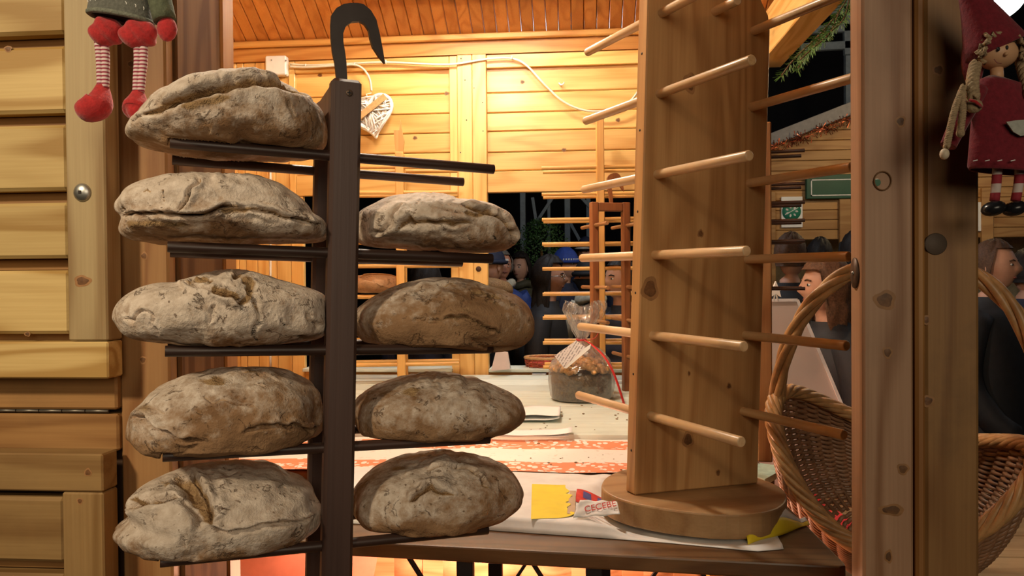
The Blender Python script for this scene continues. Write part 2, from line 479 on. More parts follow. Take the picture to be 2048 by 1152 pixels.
edges = [-1.85]+[fx(p, 600) for p in (481, 495, 518, 541, 556)]+[fx(581)]
for a, c in zip(edges[:-1], edges[1:]): board(a+0.001, c-0.001, 0.1, zt, YW-0.012, 0.03)
board(fx(581)+0.001, fx(610, 600), 0.1, zw, YW-0.012, 0.03)
board(fx(581)+0.001, fx(594), zw, zt, YW-0.02, 0.04, name='stile')


def panel(x0, x1, ys, ref):
    zs = [fz(y, ref) for y in ys]
    for z1, z0 in zip(zs[:-1], zs[1:]): MB().bb((x0, YW+0.004, z0+0.0015), (x1, YW+0.026, z1-0.0015), 0.005).build('plank', WOOD_IN, bw)


panel(fx(590), fx(904), (132, 191, 230, 269, 308, 349), 760)
panel(fx(971), XR-0.09, (130, 186, 226, 263, 305, 342), 980)
board(fx(594)+0.0005, fx(901)-0.0005, fz(143, 760), zt, YW-0.02, 0.04, WOOD_IN, 'rail')
board(fx(975)+0.0005, XR-0.1005, fz(138, 980), zt, YW-0.02, 0.04, WOOD_IN, 'rail')
board(fx(594)+0.0005, fx(901)-0.0005, zw, fz(350, 760), YW-0.02, 0.04, WOOD_IN, 'rail')
board(fx(975)+0.0005, XR-0.1005, zw, fz(344, 980), YW-0.02, 0.04, WOOD_IN, 'rail')
board(fx(901), fx(917), 0.1, zt, YW-0.02, 0.04, name='stile')
board(fx(917.5), fx(946.5), 0.1, zt+0.0, YW-0.032, 0.05, name='post_board')
pb = board(fx(947), fx(975), 0.1, zt+0.0, YW-0.034, 0.05, name='post_board')
board(XR-0.10, XR, 0.1, 2.66, YW-0.06, 0.10, name='corner_post')
board(fx(610, 600), fx(902), 0.1, fz(742, 980), YW-0.01, 0.03, WOOD_IN, 'lower_board'); board(fx(975), XR-0.1, 0.1, fz(742, 980), YW-0.01, 0.03, WOOD_IN, 'lower_board')
board(fx(610, 600)+0.002, fx(903), fz(742, 980), fz(735, 980), YW-0.06, 0.16, WOOD_PALE, 'sill'); board(fx(976), XR-0.1, fz(742, 980), fz(735, 980), YW-0.06, 0.16, WOOD_PALE, 'sill')
MB().lathe([(0.0, -0.004), (0.011, -0.004), (0.014, 0.0), (0.012, 0.003), (0, 0.004)], 14, Wy(957, 538, YW-0.036), axis=(0, -1, 0)).build('knot', plain('knot_dark', (0.05, 0.018, 0.006), 0.7), bw)
for px, py in ((922, 117), (965, 118), (930, 160), (965, 205), (933, 240), (966, 262), (948, 176), (921, 305), (967, 330)):
    MB().ball(Wy(px, py, YW-0.034), (0.003, 0.002, 0.003), 8).build('nail', IRON, bw)
# fascia and moulding where the roof meets the wall
tr = struct('trim_1')
MB().bb((XL, YW-0.03, zt+0.002), (XR, YW+0.02, fz(86))).build('fascia', wood('pine_fascia', (0.60, 0.29, 0.075), (0.42, 0.16, 0.03), 'X', 0.45, 0.4), tr)
MB().bar((XL, YW-0.045, fz(80)), (XR, YW-0.045, fz(80)), 0.028, 0.032, 0.006).build('moulding', wood('pine_mould', (0.74, 0.40, 0.11), (0.52, 0.22, 0.045), 'X', 0.45, 0.2), tr)
# ceiling: narrow boards sloping up from the back wall, and the front slope
ce = struct('ceiling')
z0c = fz(78); sl = math.tan(math.radians(31)); yr = 2.72
nb = 46; wb = (XR+0.12-XL)/nb
dn = np.array([0, -math.sin(math.radians(31)), -math.cos(math.radians(31))])
for i in range(nb):
    xc = XL+(i+0.5)*wb
    for yA, yB in ((YW+0.05, yr), (1.25, yr)):
        p = np.array((xc, yA, z0c+(YW-yA)*sl if yA > yr else z0c+(YW-yr)*sl-(yr-yA)*sl)); q = np.array((xc, yB, z0c+(YW-yB)*sl))
        if i % 2 and yA < yr: continue
        MB().bar(p, q, (wb if yA > yr else 2*wb)-0.0028, 0.018, 0.004).build('plank', WOOD_CEIL, ce)
# roof-side plates
tr2 = struct('trim_2')
MB().bb((XR-0.02, 1.3, 2.585), (XR+0.10, YW+0.04, 2.80), 0.004).build('side_plate', wood('pine_plate', (0.74, 0.47, 0.17), (0.56, 0.29, 0.07), 'Y', 0.45, 0.4), tr2)
MB().bb((XL-0.05, 1.42, 2.42), (XR+0.1, 1.50, 2.72), 0.004).build('front_header', WOOD_LOW, tr2)
# trough fixture of the tube lamp, above the picture
fx_ = thing('tube_lamp', 'long tube lamp in a white trough below the roof boards, over the back table', 'lamp', (-0.45, 3.53, 2.91))
MB().bb((-1.1, 3.41, 2.985), (0.2, 3.65, 2.997)).build('trough_top', WHITE, fx_)
MB().bb((-1.1, 3.644, 2.885), (0.2, 3.65, 2.985)).build('trough_lip', WHITE, fx_)
for x in (-1.0, 0.1): MB().tube([(x, 3.53, 2.997), (x, 3.53, 3.05)], 0.006, 8).build('hanger', METAL, fx_)
# left wall inside
wl = struct('wall_left')
for i in range(12):
    y = 1.86+i*0.184
    MB().bb((XL-0.03, y, 0.1), (XL, y+0.181, z0c+(min(YW-y-0.181, YW-yr) if y > yr else (YW-yr)-(yr-y))*sl-0.01), 0.003).build('board', WOOD_INV, wl)

# front left: corner post and inner post
wf = struct('wall_front')
YF = 1.42
x235, x337 = Wy(236, 500, YF)[0], Wy(336, 500, YF)[0]
MB().bb((x235, YF, 0.0), (x337, YF+0.03, 2.42), 0.004).build('corner_post', WOOD_POST, wf)
MB().bb((x235-0.05, YF+0.032, 0.0), (x337+0.006, YF+0.215, 2.42), 0.003).build('inner_post', wood('pine_reveal', (0.19, 0.10, 0.042), (0.10, 0.045, 0.016), 'Z', 0.75, 0.2, 34, 0.5, 0.15), wf)
MB().bb((x235-0.05, YF+0.217, 0.0), (x337+0.010, YF+0.275, 2.42), 0.004).build('inner_trim', wood('pine_reveal_edge', (0.42, 0.20, 0.06), (0.28, 0.11, 0.025), 'Z', 0.5, 0.2), wf)
# boards below and behind the shutter
zb = lambda py, px=100: Wy(px, py, YF-0.03)[2]
xg = Wy(237, 700, YF-0.01)[0]
MB().bb((-1.6, YF-0.012, zb(822)), (xg-0.004, YF+0.02, zb(752)), 0.004).build('board', WOOD_LOW, wf)
MB().bb((-1.6, YF-0.008, zb(906)), (xg-0.004, YF+0.024, zb(832)), 0.004).build('board', WOOD_LOW, wf)
MB().bb((-1.6, YF+0.03, 0.0), (xg-0.002, YF+0.05, 2.42)).build('backing_board', plain('shadow_wood', (0.06, 0.03, 0.014), 0.7), wf)  # backing coloured near-black as the shadow gap beside the shutter
h = MB(); hz = zb(826)
for k in range(13): h.tube([(xg-0.62+k*0.046, YF-0.006, hz), (xg-0.576+k*0.046, YF-0.006, hz)], 0.0028, 8)
h.build('piano_hinge', plain('old_steel', (0.20, 0.18, 0.15), 0.5, 0.8), wf)


def leaf(name, label, z_lo, z_hi, x1, stile_w, plank_edges, rail_top=None, rail_bot=None, y0=YF-0.065, y1=YF-0.018, bolts=(), WOOD_OUT=WOOD_OUT, WOOD_OUTV=WOOD_OUTV):
    """a framed board leaf (shutter / flap): stile on the right, rails, recessed planks"""
    t = thing(name, label, 'shutter', (-1.1, y1, z_lo))
    MB().bb((x1-stile_w, y0, z_lo+(rail_bot or 0)), (x1, y1, z_hi-(rail_top or 0)), 0.003).build('stile', WOOD_OUTV, t)
    if rail_bot: MB().bb((-1.6, y0, z_lo), (x1, y1, z_lo+rail_bot-0.0015), 0.003).build('rail', WOOD_OUT, t)
    if rail_top: MB().bb((-1.6, y0, z_hi-rail_top+0.0015), (x1, y1, z_hi), 0.003).build('rail', WOOD_OUT, t)
    for a, c in zip(plank_edges[:-1], plank_edges[1:]):
        MB().bb((-1.6, y0+0.006, a+0.012), (x1-stile_w-0.001, y1-0.006, c-0.010), 0.006).build('plank', WOOD_OUT, t)
        MB().bb((-1.6, y0+0.036, a-0.010), (x1-stile_w-0.001, y1-0.002, a+0.012), 0.002).build('groove_board', WOOD_LOW, t)
    for px, py in bolts:
        c = Wy(px, py, y0)
        bl = MB().lathe([(0.0165, 0.0), (0.0165, 0.0015), (0.0135, 0.005), (0.007, 0.0075), (0, 0.008)], 24, c, axis=(0, -1, 0)).build('bolt', METAL, t)
        MB().bb(c+[-0.003, -0.0085, -0.003], c+[0.003, -0.007, 0.003], 0.0005).build('bolt_mark', IRON, bl)
    return t


Y0 = YF-0.065
xs = Wy(211, 400, Y0)[0]; sw = xs-Wy(132, 400, Y0)[0]
zz = lambda py: Wy(60, py, Y0)[2]
leaf('window_shutter', 'pale pine shutter with zinc bolt, hung above the hinge line beside the loaves', zz(757), zz(-160), xs, sw,
     [zz(682), zz(530), zz(394), zz(238), zz(80), zz(-75), zz(-160)], rail_bot=zz(682)-zz(757), bolts=((165, 385),))
leaf('counter_flap', 'low pine flap hanging below the hinge line, its wood coloured darker to dim it', zz(1420), zz(907), Wy(206, 1000, Y0)[0], sw*1.05,
     [zz(1420), zz(1290), zz(1140), zz(986)], rail_top=zz(907)-zz(984),
     WOOD_OUT=wood('pine_flap_dimmed', (0.33, 0.20, 0.075), (0.20, 0.10, 0.03), 'X', 0.55, 0.4, 20, 0.32, dirt=0.15), WOOD_OUTV=wood('pine_flap_upright_dimmed', (0.31, 0.19, 0.075), (0.19, 0.10, 0.03), 'Z', 0.55, 0.4, 20, 0.32, dirt=0.15))  # flap wood coloured darker in place of weaker light at lower left

# right pillar of the stall
pl = struct('trim_3')
YP = 1.25
pa, pb_, pc, pd, pe = (Wy(p, 560, YP)[0] for p in (1705, 1725, 1827, 1849, 1963))
xb0 = Wy(1725, 560, YP)[0]
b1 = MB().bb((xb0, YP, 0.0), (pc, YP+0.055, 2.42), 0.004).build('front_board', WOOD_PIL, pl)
hc = Wy(1763, 362, YP)
cu = MB().lathe([(0.006, -0.1), (0.006, 0.1)], 12, hc+[0.0, 0.02, 0.0], axis=Vector(hc-CAM).normalized()).build('cutter', WOOD_PIL)
bmod = b1.modifiers.new('hole', 'BOOLEAN'); bmod.object = cu; bmod.solver = 'EXACT'
dg = bpy.context.evaluated_depsgraph_get(); me2 = bpy.data.meshes.new_from_object(b1.evaluated_get(dg))
b1.modifiers.clear(); b1.data = me2; bpy.data.objects.remove(cu)
kn = MB().tube([hc+[0.0125*math.cos(a)+0.001, -0.0005, 0.014*math.sin(a)] for a in np.linspace(0, 2*PI, 20, endpoint=False)], 0.004, 6, closed=True, flat=0.3).build('knot', plain('knot_rim', (0.20, 0.10, 0.035), 0.5), pl)
MB().bb((pc+0.002, YP-0.004, 0.0), (pd, YP+0.05, 2.42), 0.004).build('lip_board', wood('pine_lip', (0.40, 0.20, 0.062), (0.26, 0.11, 0.03), 'Z', 0.5, 0.2), pl)
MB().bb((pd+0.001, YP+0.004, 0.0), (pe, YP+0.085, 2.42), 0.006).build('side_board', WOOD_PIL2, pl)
MB().lathe([(0.0165, 0), (0.0165, 0.0012), (0.0155, 0.002), (0, 0.002)], 26, Wy(1871, 488, YP+0.004), axis=(0, -1, 0)).build('plug', plain('plug_metal', (0.10, 0.07, 0.05), 0.6, 0.2), pl)
pc0 = Wy(1715, 546, YP+0.02)
MB().lathe([(0.0, -0.001), (0.017, -0.001), (0.017, 0.001), (0.0, 0.002)], 20, (pa+0.013, YP+0.03, pc0[2]), axis=(-1, 0, 0), sx=1.4).build('latch_plate', BRASS, pl)
MB().lathe([(0.003, 0), (0.003, 0.004), (0, 0.005)], 10, (pa+0.013, YP+0.03, pc0[2]), axis=(-1, 0, 0)).build('latch_screw', METAL, pl)

# ================================================================== DARK BREAD RACK
RK = np.array([[0.890158, -0.455129, 0.021833], [0.454352, 0.890216, 0.032873], [-0.034398, -0.019342, 0.999221]])
RO = np.array([-0.354411, 1.142102, 1.444799])
ROW = 0.1424


def rack_px(px, py, y):
    """pixel ray onto the rack's own plane local-y = y, as rack-local coordinates"""
    d = W(px, py, 1.0)-CAM; dl = d@RK; cl = (CAM-RO)@RK
    return cl+dl*((y-cl[1])/dl[1])


HOOK_PX = [(676, 196), (672.8, 161.7), (669, 126), (664, 104.5), (661, 73), (660.5, 50), (662, 31.6), (671.6, 18), (686, 9.7), (701, 7.3), (714, 7.6), (726, 9.7), (741, 22), (752, 41),
           (759, 70.5), (765, 102), (769, 127.6), (757, 114), (744.5, 95), (738.5, 75), (736, 61), (727.5, 48.6), (718, 43.8), (703, 45), (691, 53.5), (685.7, 68), (686, 85), (690, 109), (692, 126), (694, 162), (695, 196)]
yh = 0.042
hookp = np.array([rack_px(x, y, yh) for x, y in HOOK_PX]); hook2 = hookp[:, [0, 2]]


rk = thing('bread_rack', 'dark-stained wooden bread rack with iron hook on top, holding nine large loaves', 'rack', RO+RK@np.array([0, 0.07, -0.47]), None, RK)
rs = np.array([0, -0.07, 0.47])
HW, HD, ZT, GAP, LR, RR = 0.0222, 0.014, 0.398, 0.1513, 0.2365, 0.0077
for y, b in ((0.0, 0), (GAP, 1)):
    up = MB().box(rs+(0, y, (ZT-0.47)/2), (HW, HD, (ZT+0.47)/2), 0.005).build('upright', WOOD_DARK, rk)
    if b == 0:
        cx = rs+rack_px(698.5, 186, -HD)
        MB().lathe([(0.0050, 0), (0.0050, 0.0010), (0.0038, 0.0016), (0, 0.0018)], 18, cx, axis=(0, -1, 0)).build('screw', BRASS, up)
        MB().box(cx+(0, -0.0018, 0), (0.0032, 0.0005, 0.0007)).box(cx+(0, -0.0018, 0), (0.0007, 0.0005, 0.0032)).build('screw_slot', BLACK, up)
for k in range(5):
    for y in (0.0, GAP):
        z = (2-k)*ROW
        MB().rod(rs+(-LR, y, z), rs+(LR, y, z), RR, 16, 0.08).build('rod', WOOD_DARKX, rk)
MB().box(rs+(0, GAP/2, ZT-0.026), (HW*0.95, GAP/2-HD-0.0005, 0.022), 0.004).build('top_bar', WOOD_DARK, rk)
MB().prism(hook2, -0.004, 0.004, rs+(0, yh, 0)).build('hook', IRON, rk)
# ledge outside the counter that the rack stands on (below the picture)
lz = (RO+RK@np.array([0, 0.07, -0.47]))[2]-0.008
le = struct('trim_4')
MB().bb((x337, 1.02, lz-0.035), (xb0, 1.50, lz), 0.004).build('ledge_board', WOOD_LOW, le)

# ================================================================== LOAVES
NB = 96


def cube_sphere(n):
    a = np.tan(np.linspace(-PI/4, PI/4, n+1)); V = []; Fs = []; key = {}
    def vid(p):
        k = tuple(np.round(p, 6))
        if k not in key: key[k] = len(V); V.append(p)
        return key[k]
    for ax in range(3):
        for sg in (-1, 1):
            ids = np.empty((n+1, n+1), int)
            for i in range(n+1):
                for j in range(n+1):
                    p = [0, 0, 0]; p[ax] = sg; p[(ax+1) % 3] = a[i]; p[(ax+2) % 3] = a[j]*1.0
                    ids[i, j] = vid(p)
            q = np.stack([ids[:-1, :-1], ids[1:, :-1], ids[1:, 1:], ids[:-1, 1:]], -1).reshape(-1, 4)
            Fs.append(q if sg > 0 else q[:, ::-1])
    V = np.array(V, float); V /= np.linalg.norm(V, axis=1)[:, None]
    return V, np.concatenate(Fs)


CSV, CSF = cube_sphere(NB)


def polyd(q, P):
    """distance and side (+ = above the line drawn left to right) of points to a polyline"""
    best = np.full(len(q), 1e9); side = np.zeros(len(q)); tt = np.zeros(len(q))
    for i in range(len(P)-1):
        a, b = P[i], P[i+1]; d = b-a; L = d@d+1e-9
        t = np.clip(((q-a)@d)/L, 0, 1); c = a+t[:, None]*d; e = q-c; dd = np.hypot(e[:, 0], e[:, 1])
        m = dd < best; best[m] = dd[m]; side[m] = (-(d[0]*e[:, 1]-d[1]*e[:, 0]))[m]; tt[m] = ((i+t)/(len(P)-1))[m]
    return best, np.sign(side), tt


def loaf(label, outline, row, seed, cracks, flour=0.6, tone=1.0, spots=(), side=-1, Dh=0.118):
    out = smoothp(np.array(outline+[outline[0]], float), 220, 2)
    c = (out.min(0)+out.max(0))/2
    ct = rack_px(c[0], c[1], 0.072); cw = RO+RK@ct
    fz_ = (cw-CAM); Zc = fz_@fw
    ey = np.array([fz_[0], fz_[1], 0]); ey /= np.linalg.norm(ey); ex = np.array([ey[1], -ey[0], 0]); ez = np.array([0, 0, 1.0])
    v = out-c; th = np.arctan2(-v[:, 1], v[:, 0]); rr = np.hypot(v[:, 0], v[:, 1])
    od = np.argsort(th); th, rr = th[od], rr[od]
    NT = 240; TG = np.linspace(-PI, PI, NT, endpoint=False)
    Rt = np.interp(TG, th, rr, period=2*PI)
    D = CSV; ang = np.arctan2(D[:, 2], D[:, 0]); s = np.hypot(D[:, 0], D[:, 2])
    g = s**0.74; yy = np.sign(D[:, 1])*np.abs(D[:, 1])**0.86*Dh
    lump = 0.0035*wnoise(D, 4.5, seed)+0.0018*wnoise(D, 11, seed+1)+0.0008*wnoise(D, 26, seed+2)
    corr = np.ones(NT); zr = (2-row)*ROW
    for it in range(6):
        R = np.interp(ang, TG, Rt*corr, period=2*PI)*Zc/F
        P = cw+(R*np.cos(ang)*g)[:, None]*ex+(yy+0*lump)[:, None]*ey+(R*np.sin(ang)*g)[:, None]*ez+lump[:, None]*(D[:, :1]*ex+D[:, 1:2]*ey+D[:, 2:]*ez)
        L = (P-RO)@RK
        # sit on the two rods, keep clear of the uprights
        for y0 in (0.0, GAP):
            dy = L[:, 1]-y0
            top = zr+np.sqrt(np.clip((RR+0.0008)**2-dy**2, 0, None))
            m = (np.abs(dy) < RR) & (L[:, 2] < top) & (np.abs(L[:, 0]) < LR+0.002); L[m, 2] = top[m]
        low = zr+RR-L[:, 2]; m = (low > 0) & ~((np.abs(L[:, 1]) < RR) | (np.abs(L[:, 1]-GAP) < RR)); L[m, 2] = zr+RR-np.minimum(low[m]*0.35, 0.012)
        lim = np.where((L[:, 1] < HD+0.004) | (L[:, 1] > GAP-HD-0.004), HW+0.0012, 0.003)
        m = L[:, 0]*side < lim; L[m, 0] = side*(lim[m]+0.02*(1-np.exp((L[m, 0]*side-lim[m])*4))*0.0)
        P = RO+L@RK.T
        if it == 5: break
        q = proj(P)-c; a2 = np.arctan2(-q[:, 1], q[:, 0]); r2 = np.hypot(q[:, 0], q[:, 1])
        b = ((a2+PI)/(2*PI)*NT).astype(int) % NT; mx = np.zeros(NT); np.maximum.at(mx, b, r2)
        mx = np.where(mx < 1, Rt, mx)
        k = np.clip(Rt/mx, 0.9, 1.1)
        for _ in range(14): k = (np.roll(k, 1)+2*k+np.roll(k, -1))/4
        corr = np.clip(corr*k, 0.8, 1.25)
    # cracks, torn crust and bare spots, given on the loaf's front
    q0 = proj(P); nr = np.stack([D[:, 0]/0.14, D[:, 1]/Dh, D[:, 2]/0.07], 1); nr = nr[:, :1]*ex+nr[:, 1:2]*ey+nr[:, 2:]*ez
    nr /= np.linalg.norm(nr, axis=1)[:, None]
    vw = CAM-P; vw /= np.linalg.norm(vw, axis=1)[:, None]
    front = np.clip(((nr*vw).sum(1)-0.03)/0.30, 0, 1)
    wq = np.stack([wnoise(P, 90, seed+5), wnoise(P, 90, seed+6)], 1)*2.6+np.stack([wnoise(P, 260, seed+7), wnoise(P, 260, seed+8)], 1)*1.9
    q = q0+wq; dis = np.zeros(len(P)); cr = np.zeros(len(P)); fl = np.full(len(P), flour)
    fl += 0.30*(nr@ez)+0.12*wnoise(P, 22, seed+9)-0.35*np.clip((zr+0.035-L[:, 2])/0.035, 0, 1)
    for ck in cracks:
        pts, w, dep, lip, raw = ck
        d, sd, t = polyd(q, np.array(pts, float)); tap = np.clip(np.minimum(t, 1-t)*7+0.35, 0, 1); w_ = w*tap
        core = np.exp(-(d/w_)**2)*front
        up = np.where(sd > 0, np.exp(-((d-1.5*w_)/(1.6*w_+2))**2), np.exp(-((d-1.8*w_)/(1.2*w_+2))**2)*0.35)
        if lip < 0: up = np.where(sd < 0, np.exp(-((d-1.5*w_)/(1.6*w_+2))**2), np.exp(-((d-1.8*w_)/(1.2*w_+2))**2)*0.35)
        dis -= dep*tap*core*1.7; dis += abs(lip)*dep*1.0*tap*up*front
        cr = np.maximum(cr, raw*np.exp(-(d/(w_*0.95))**2)*front)
        dis += np.clip(cr, 0, 1)*0.0006*(wnoise(P, 420, seed+11)+wnoise(P, 210, seed+15))*(raw > 0.5)
    for (sx, sy, ra, rb, kk) in spots:
        d = np.hypot((q[:, 0]-sx)/ra, (q[:, 1]-sy)/rb); e = np.exp(-d**2)*front
        cr = np.maximum(cr, kk*e); dis -= 0.002*e
    dis += 0.0012*wnoise(P, 60, seed+12)+0.0008*wnoise(P, 150, seed+13, 20)-0.0035*np.clip(wnoise(P, 130, seed+14, 24)-1.5, 0, 1)
    P = P+nr*dis[:, None]
    L = (P-RO)@RK
    for y0 in (0.0, GAP):
        dy = L[:, 1]-y0; top = zr+np.sqrt(np.clip((RR+0.0006)**2-dy**2, 0, None))
        m = (np.abs(dy) < RR) & (L[:, 2] < top) & (np.abs(L[:, 0]) < LR+0.002); L[m, 2] = top[m]
    lim = np.where((L[:, 1] < HD+0.004) | (L[:, 1] > GAP-HD-0.004), HW+0.0008, 0.0022); m = L[:, 0]*side < lim; L[m, 0] = side*lim[m]
    P = RO+L@RK.T
    base = P.mean(0); base[2] = P[:, 2].min()
    me = bpy.data.meshes.new('loaf'); nV, nF = len(P), len(CSF)
    me.vertices.add(nV); me.vertices.foreach_set('co', (P-base).astype(np.float32).ravel())
    me.loops.add(nF*4); me.loops.foreach_set('vertex_index', CSF.astype(np.int32).ravel())
    me.polygons.add(nF); me.polygons.foreach_set('loop_start', np.arange(0, nF*4, 4, dtype=np.int32)); me.polygons.foreach_set('use_smooth', np.ones(nF, bool))
    me.update(calc_edges=True)
    for nm, val in (('crumb', cr), ('flour', fl)):
        at = me.attributes.new(nm, 'FLOAT', 'POINT'); at.data.foreach_set('value', np.clip(val, 0, 1.5).astype(np.float32))
    me.materials.append(bread_mat('crust_%d' % seed, tone*1.2))
    o = bpy.data.objects.new('bread_loaf', me); COL.objects.link(o); o.location = tuple(base)
    return tag(o, label, 'bread', 'rye loaves on the dark rack')


G = 1.0
loaf('floury loaf with a long deep split across its crest, topmost on the dark rack', [(248, 259), (262, 278), (282, 291), (334, 309), (394, 318), (455, 323), (515, 326), (595, 328), (630, 318), (650, 300), (656, 266), (649, 228), (637, 211), (612, 190), (581, 168), (553, 155), (519, 144), (480, 141), (428, 146), (394, 151), (348, 167), (307, 193), (272, 224), (253, 247)], 0, 11,
     [([(284, 228), (322, 212), (369, 199), (407, 181), (440, 170), (480, 164), (515, 160), (553, 163), (585, 172), (612, 191)], 9, 0.013, 0.7, 1.1),
      ([(366, 218), (395, 208), (430, 198), (455, 190)], 13, 0.003, 0, 0.85), ([(395, 240), (410, 250), (418, 262)], 6, 0.003, 0.2, 0.5), ([(576, 200), (586, 219), (589, 235)], 3, 0.003, 0.3, 0.6), ([(515, 192), (522, 210)], 4, 0.002, 0.2, 0.5), ([(262, 240), (282, 232)], 3, 0.003, 0.3, 0.4)], 0.72, 1.0)
loaf('floury loaf with a level seam all along its side, below the crest-split loaf', [(229, 408), (236, 387), (255, 370), (289, 354), (338, 345), (394, 344), (463, 346), (498, 349), (532, 359), (567, 373), (602, 394), (623, 415), (631, 432), (647, 437), (658, 453), (656, 481), (637, 491), (567, 491), (463, 489), (390, 490), (335, 492), (310, 489), (265, 481), (241, 467), (237, 453), (243, 437), (233, 427)], 1, 23,
     [([(233, 432), (272, 429), (310, 426), (359, 429), (400, 431), (425, 424), (445, 415), (470, 415), (491, 418), (520, 420), (543, 422), (565, 433), (590, 438), (619, 446), (640, 447)], 4.2, 0.010, 0.8, 0.8),
      ([(404, 360), (393, 368), (383, 375), (376, 390), (372, 402), (362, 420)], 3.6, 0.008, 0.6, 0.8), ([(250, 446), (300, 448), (340, 449), (378, 448)], 10, 0.0, 0, 0.75), ([(441, 424), (470, 424), (500, 424)], 7, 0.003, 0, 0.8),
      ([(283, 380), (292, 374), (300, 381)], 3, 0.003, 0.3, 0.7), ([(318, 371), (325, 386), (324, 399)], 2.6, 0.004, 0.3, 0.7), ([(243, 418), (250, 428)], 4, 0.006, 0.2, 0.9), ([(520, 400), (545, 408), (560, 414)], 3, 0.003, 0.4, 0.5), ([(600, 420), (618, 440)], 3, 0.004, 0.4, 0.5), ([(500, 430), (520, 438), (540, 452)], 8, 0.002, 0, 0.4)], 0.80, 1.02)
loaf('pale floury loaf with a curled brown eye-shaped tear on top', [(224, 632), (230, 604), (255, 583), (289, 568), (324, 563), (355, 563), (373, 556), (400, 546), (435, 540), (480, 539), (508, 545), (550, 557), (602, 573), (637, 583), (656, 597), (659, 639), (654, 674), (619, 687), (532, 694), (463, 695), (359, 690), (289, 684), (251, 675), (234, 660)], 2, 37,
     [([(366, 562), (394, 577), (435, 585), (463, 595), (476, 606), (480, 617)], 4.5, 0.011, -0.9, 0.9), ([(462, 545), (490, 551), (504, 566), (503, 582), (492, 597), (481, 611)], 9, 0.005, 0.3, 1.1), ([(378, 560), (400, 556), (425, 562)], 10, 0.001, 0, 0.8),
      ([(420, 578), (450, 583), (475, 596)], 7, 0.002, 0, 0.9), ([(508, 598), (512, 615), (514, 640), (512, 662), (515, 676)], 3.4, 0.006, 0.4, 0.6), ([(506, 604), (512, 622)], 7, 0.002, 0, 0.8),
      ([(247, 636), (262, 640), (272, 629), (290, 624), (305, 626), (311, 638), (303, 654)], 2.8, 0.005, 0.5, 0.35), ([(432, 610), (425, 630), (420, 650)], 4, 0.004, 0.4, 0.35), ([(310, 650), (316, 676)], 4, 0.004, 0.3, 0.3),
      ([(565, 632), (575, 646), (590, 652)], 2.5, 0.004, 0.3, 0.6), ([(612, 625), (622, 640), (640, 652), (632, 662)], 5, 0.005, 0.5, 0.5), ([(598, 672), (620, 678), (640, 676)], 4, 0.004, 0.2, 0.8), ([(500, 585), (530, 592)], 2, 0.002, 0.3, 0.5)], 0.86, 1.05)
loaf('brown loaf with two torn smile-shaped cracks low on its side', [(248, 866), (256, 836), (276, 806), (317, 772), (351, 754), (400, 741), (452, 733), (512, 732), (565, 737), (602, 750), (625, 765), (642, 791), (650, 825), (647, 859), (632, 877), (595, 894), (539, 908), (464, 914), (389, 916), (314, 910), (276, 904), (257, 887)], 3, 41,
     [([(262, 843), (278, 838), (290, 834), (302, 843), (312, 857), (328, 867), (350, 873), (375, 878), (402, 880)], 4.5, 0.011, 0.8, 0.55), ([(482, 866), (500, 858), (520, 852), (540, 850), (557, 848), (575, 853), (587, 848), (600, 856), (615, 860), (636, 852)], 3.8, 0.009, 0.8, 0.7),
      ([(268, 852), (290, 862), (320, 880)], 8, 0.0, 0, 0.3), ([(300, 815), (330, 822)], 4, 0.002, 0.3, 0.5), ([(470, 741), (510, 744), (557, 757)], 2.5, 0.003, 0.3, 0.8), ([(505, 768), (525, 775)], 2, 0.003, 0.3, 0.8), ([(352, 755), (380, 746), (432, 741)], 2.4, 0.003, 0.3, 0.8),
      ([(400, 790), (420, 800), (450, 802), (480, 812), (515, 815)], 2, 0.003, 0.5, 0.6)], 0.46, 0.95, spots=((428, 760, 30, 9, 1.0), (290, 818, 24, 12, 0.7)))
loaf('pale loaf ripped wide open, with a straight-edged flap of crust', [(229, 1072), (236, 1042), (252, 1021), (255, 1000), (269, 979), (302, 956), (344, 941), (389, 928), (445, 921), (501, 919), (550, 926), (587, 941), (617, 964), (629, 982), (634, 997), (646, 1020), (644, 1042), (629, 1069), (587, 1095), (520, 1113), (445, 1122), (370, 1124), (295, 1113), (250, 1099), (233, 1087)], 4, 53,
     [([(250, 1016), (270, 1010), (300, 1003), (330, 998), (357, 996)], 7, 0.014, -0.6, 0.9), ([(345, 945), (372, 962), (386, 980), (396, 1000), (408, 1022), (420, 1048)], 17, 0.013, 0.35, 1.05), ([(381, 936), (394, 962), (411, 984), (415, 1016), (421, 1050)], 4, 0.009, 0.9, 0.9),
      ([(421, 1054), (440, 1060), (464, 1063), (495, 1057), (520, 1053), (550, 1050), (576, 1044), (600, 1038), (625, 1030)], 3.8, 0.010, 0.9, 0.6), ([(262, 1000), (280, 1002)], 9, 0.004, 0, 1.0), ([(320, 960), (340, 970)], 12, 0.002, 0, 0.7), ([(366, 1072), (372, 1098)], 3, 0.005, 0.3, 0.4), ([(362, 1000), (390, 1030), (402, 1060)], 7, 0.005, -0.5, 0.5)], 0.78, 1.0)
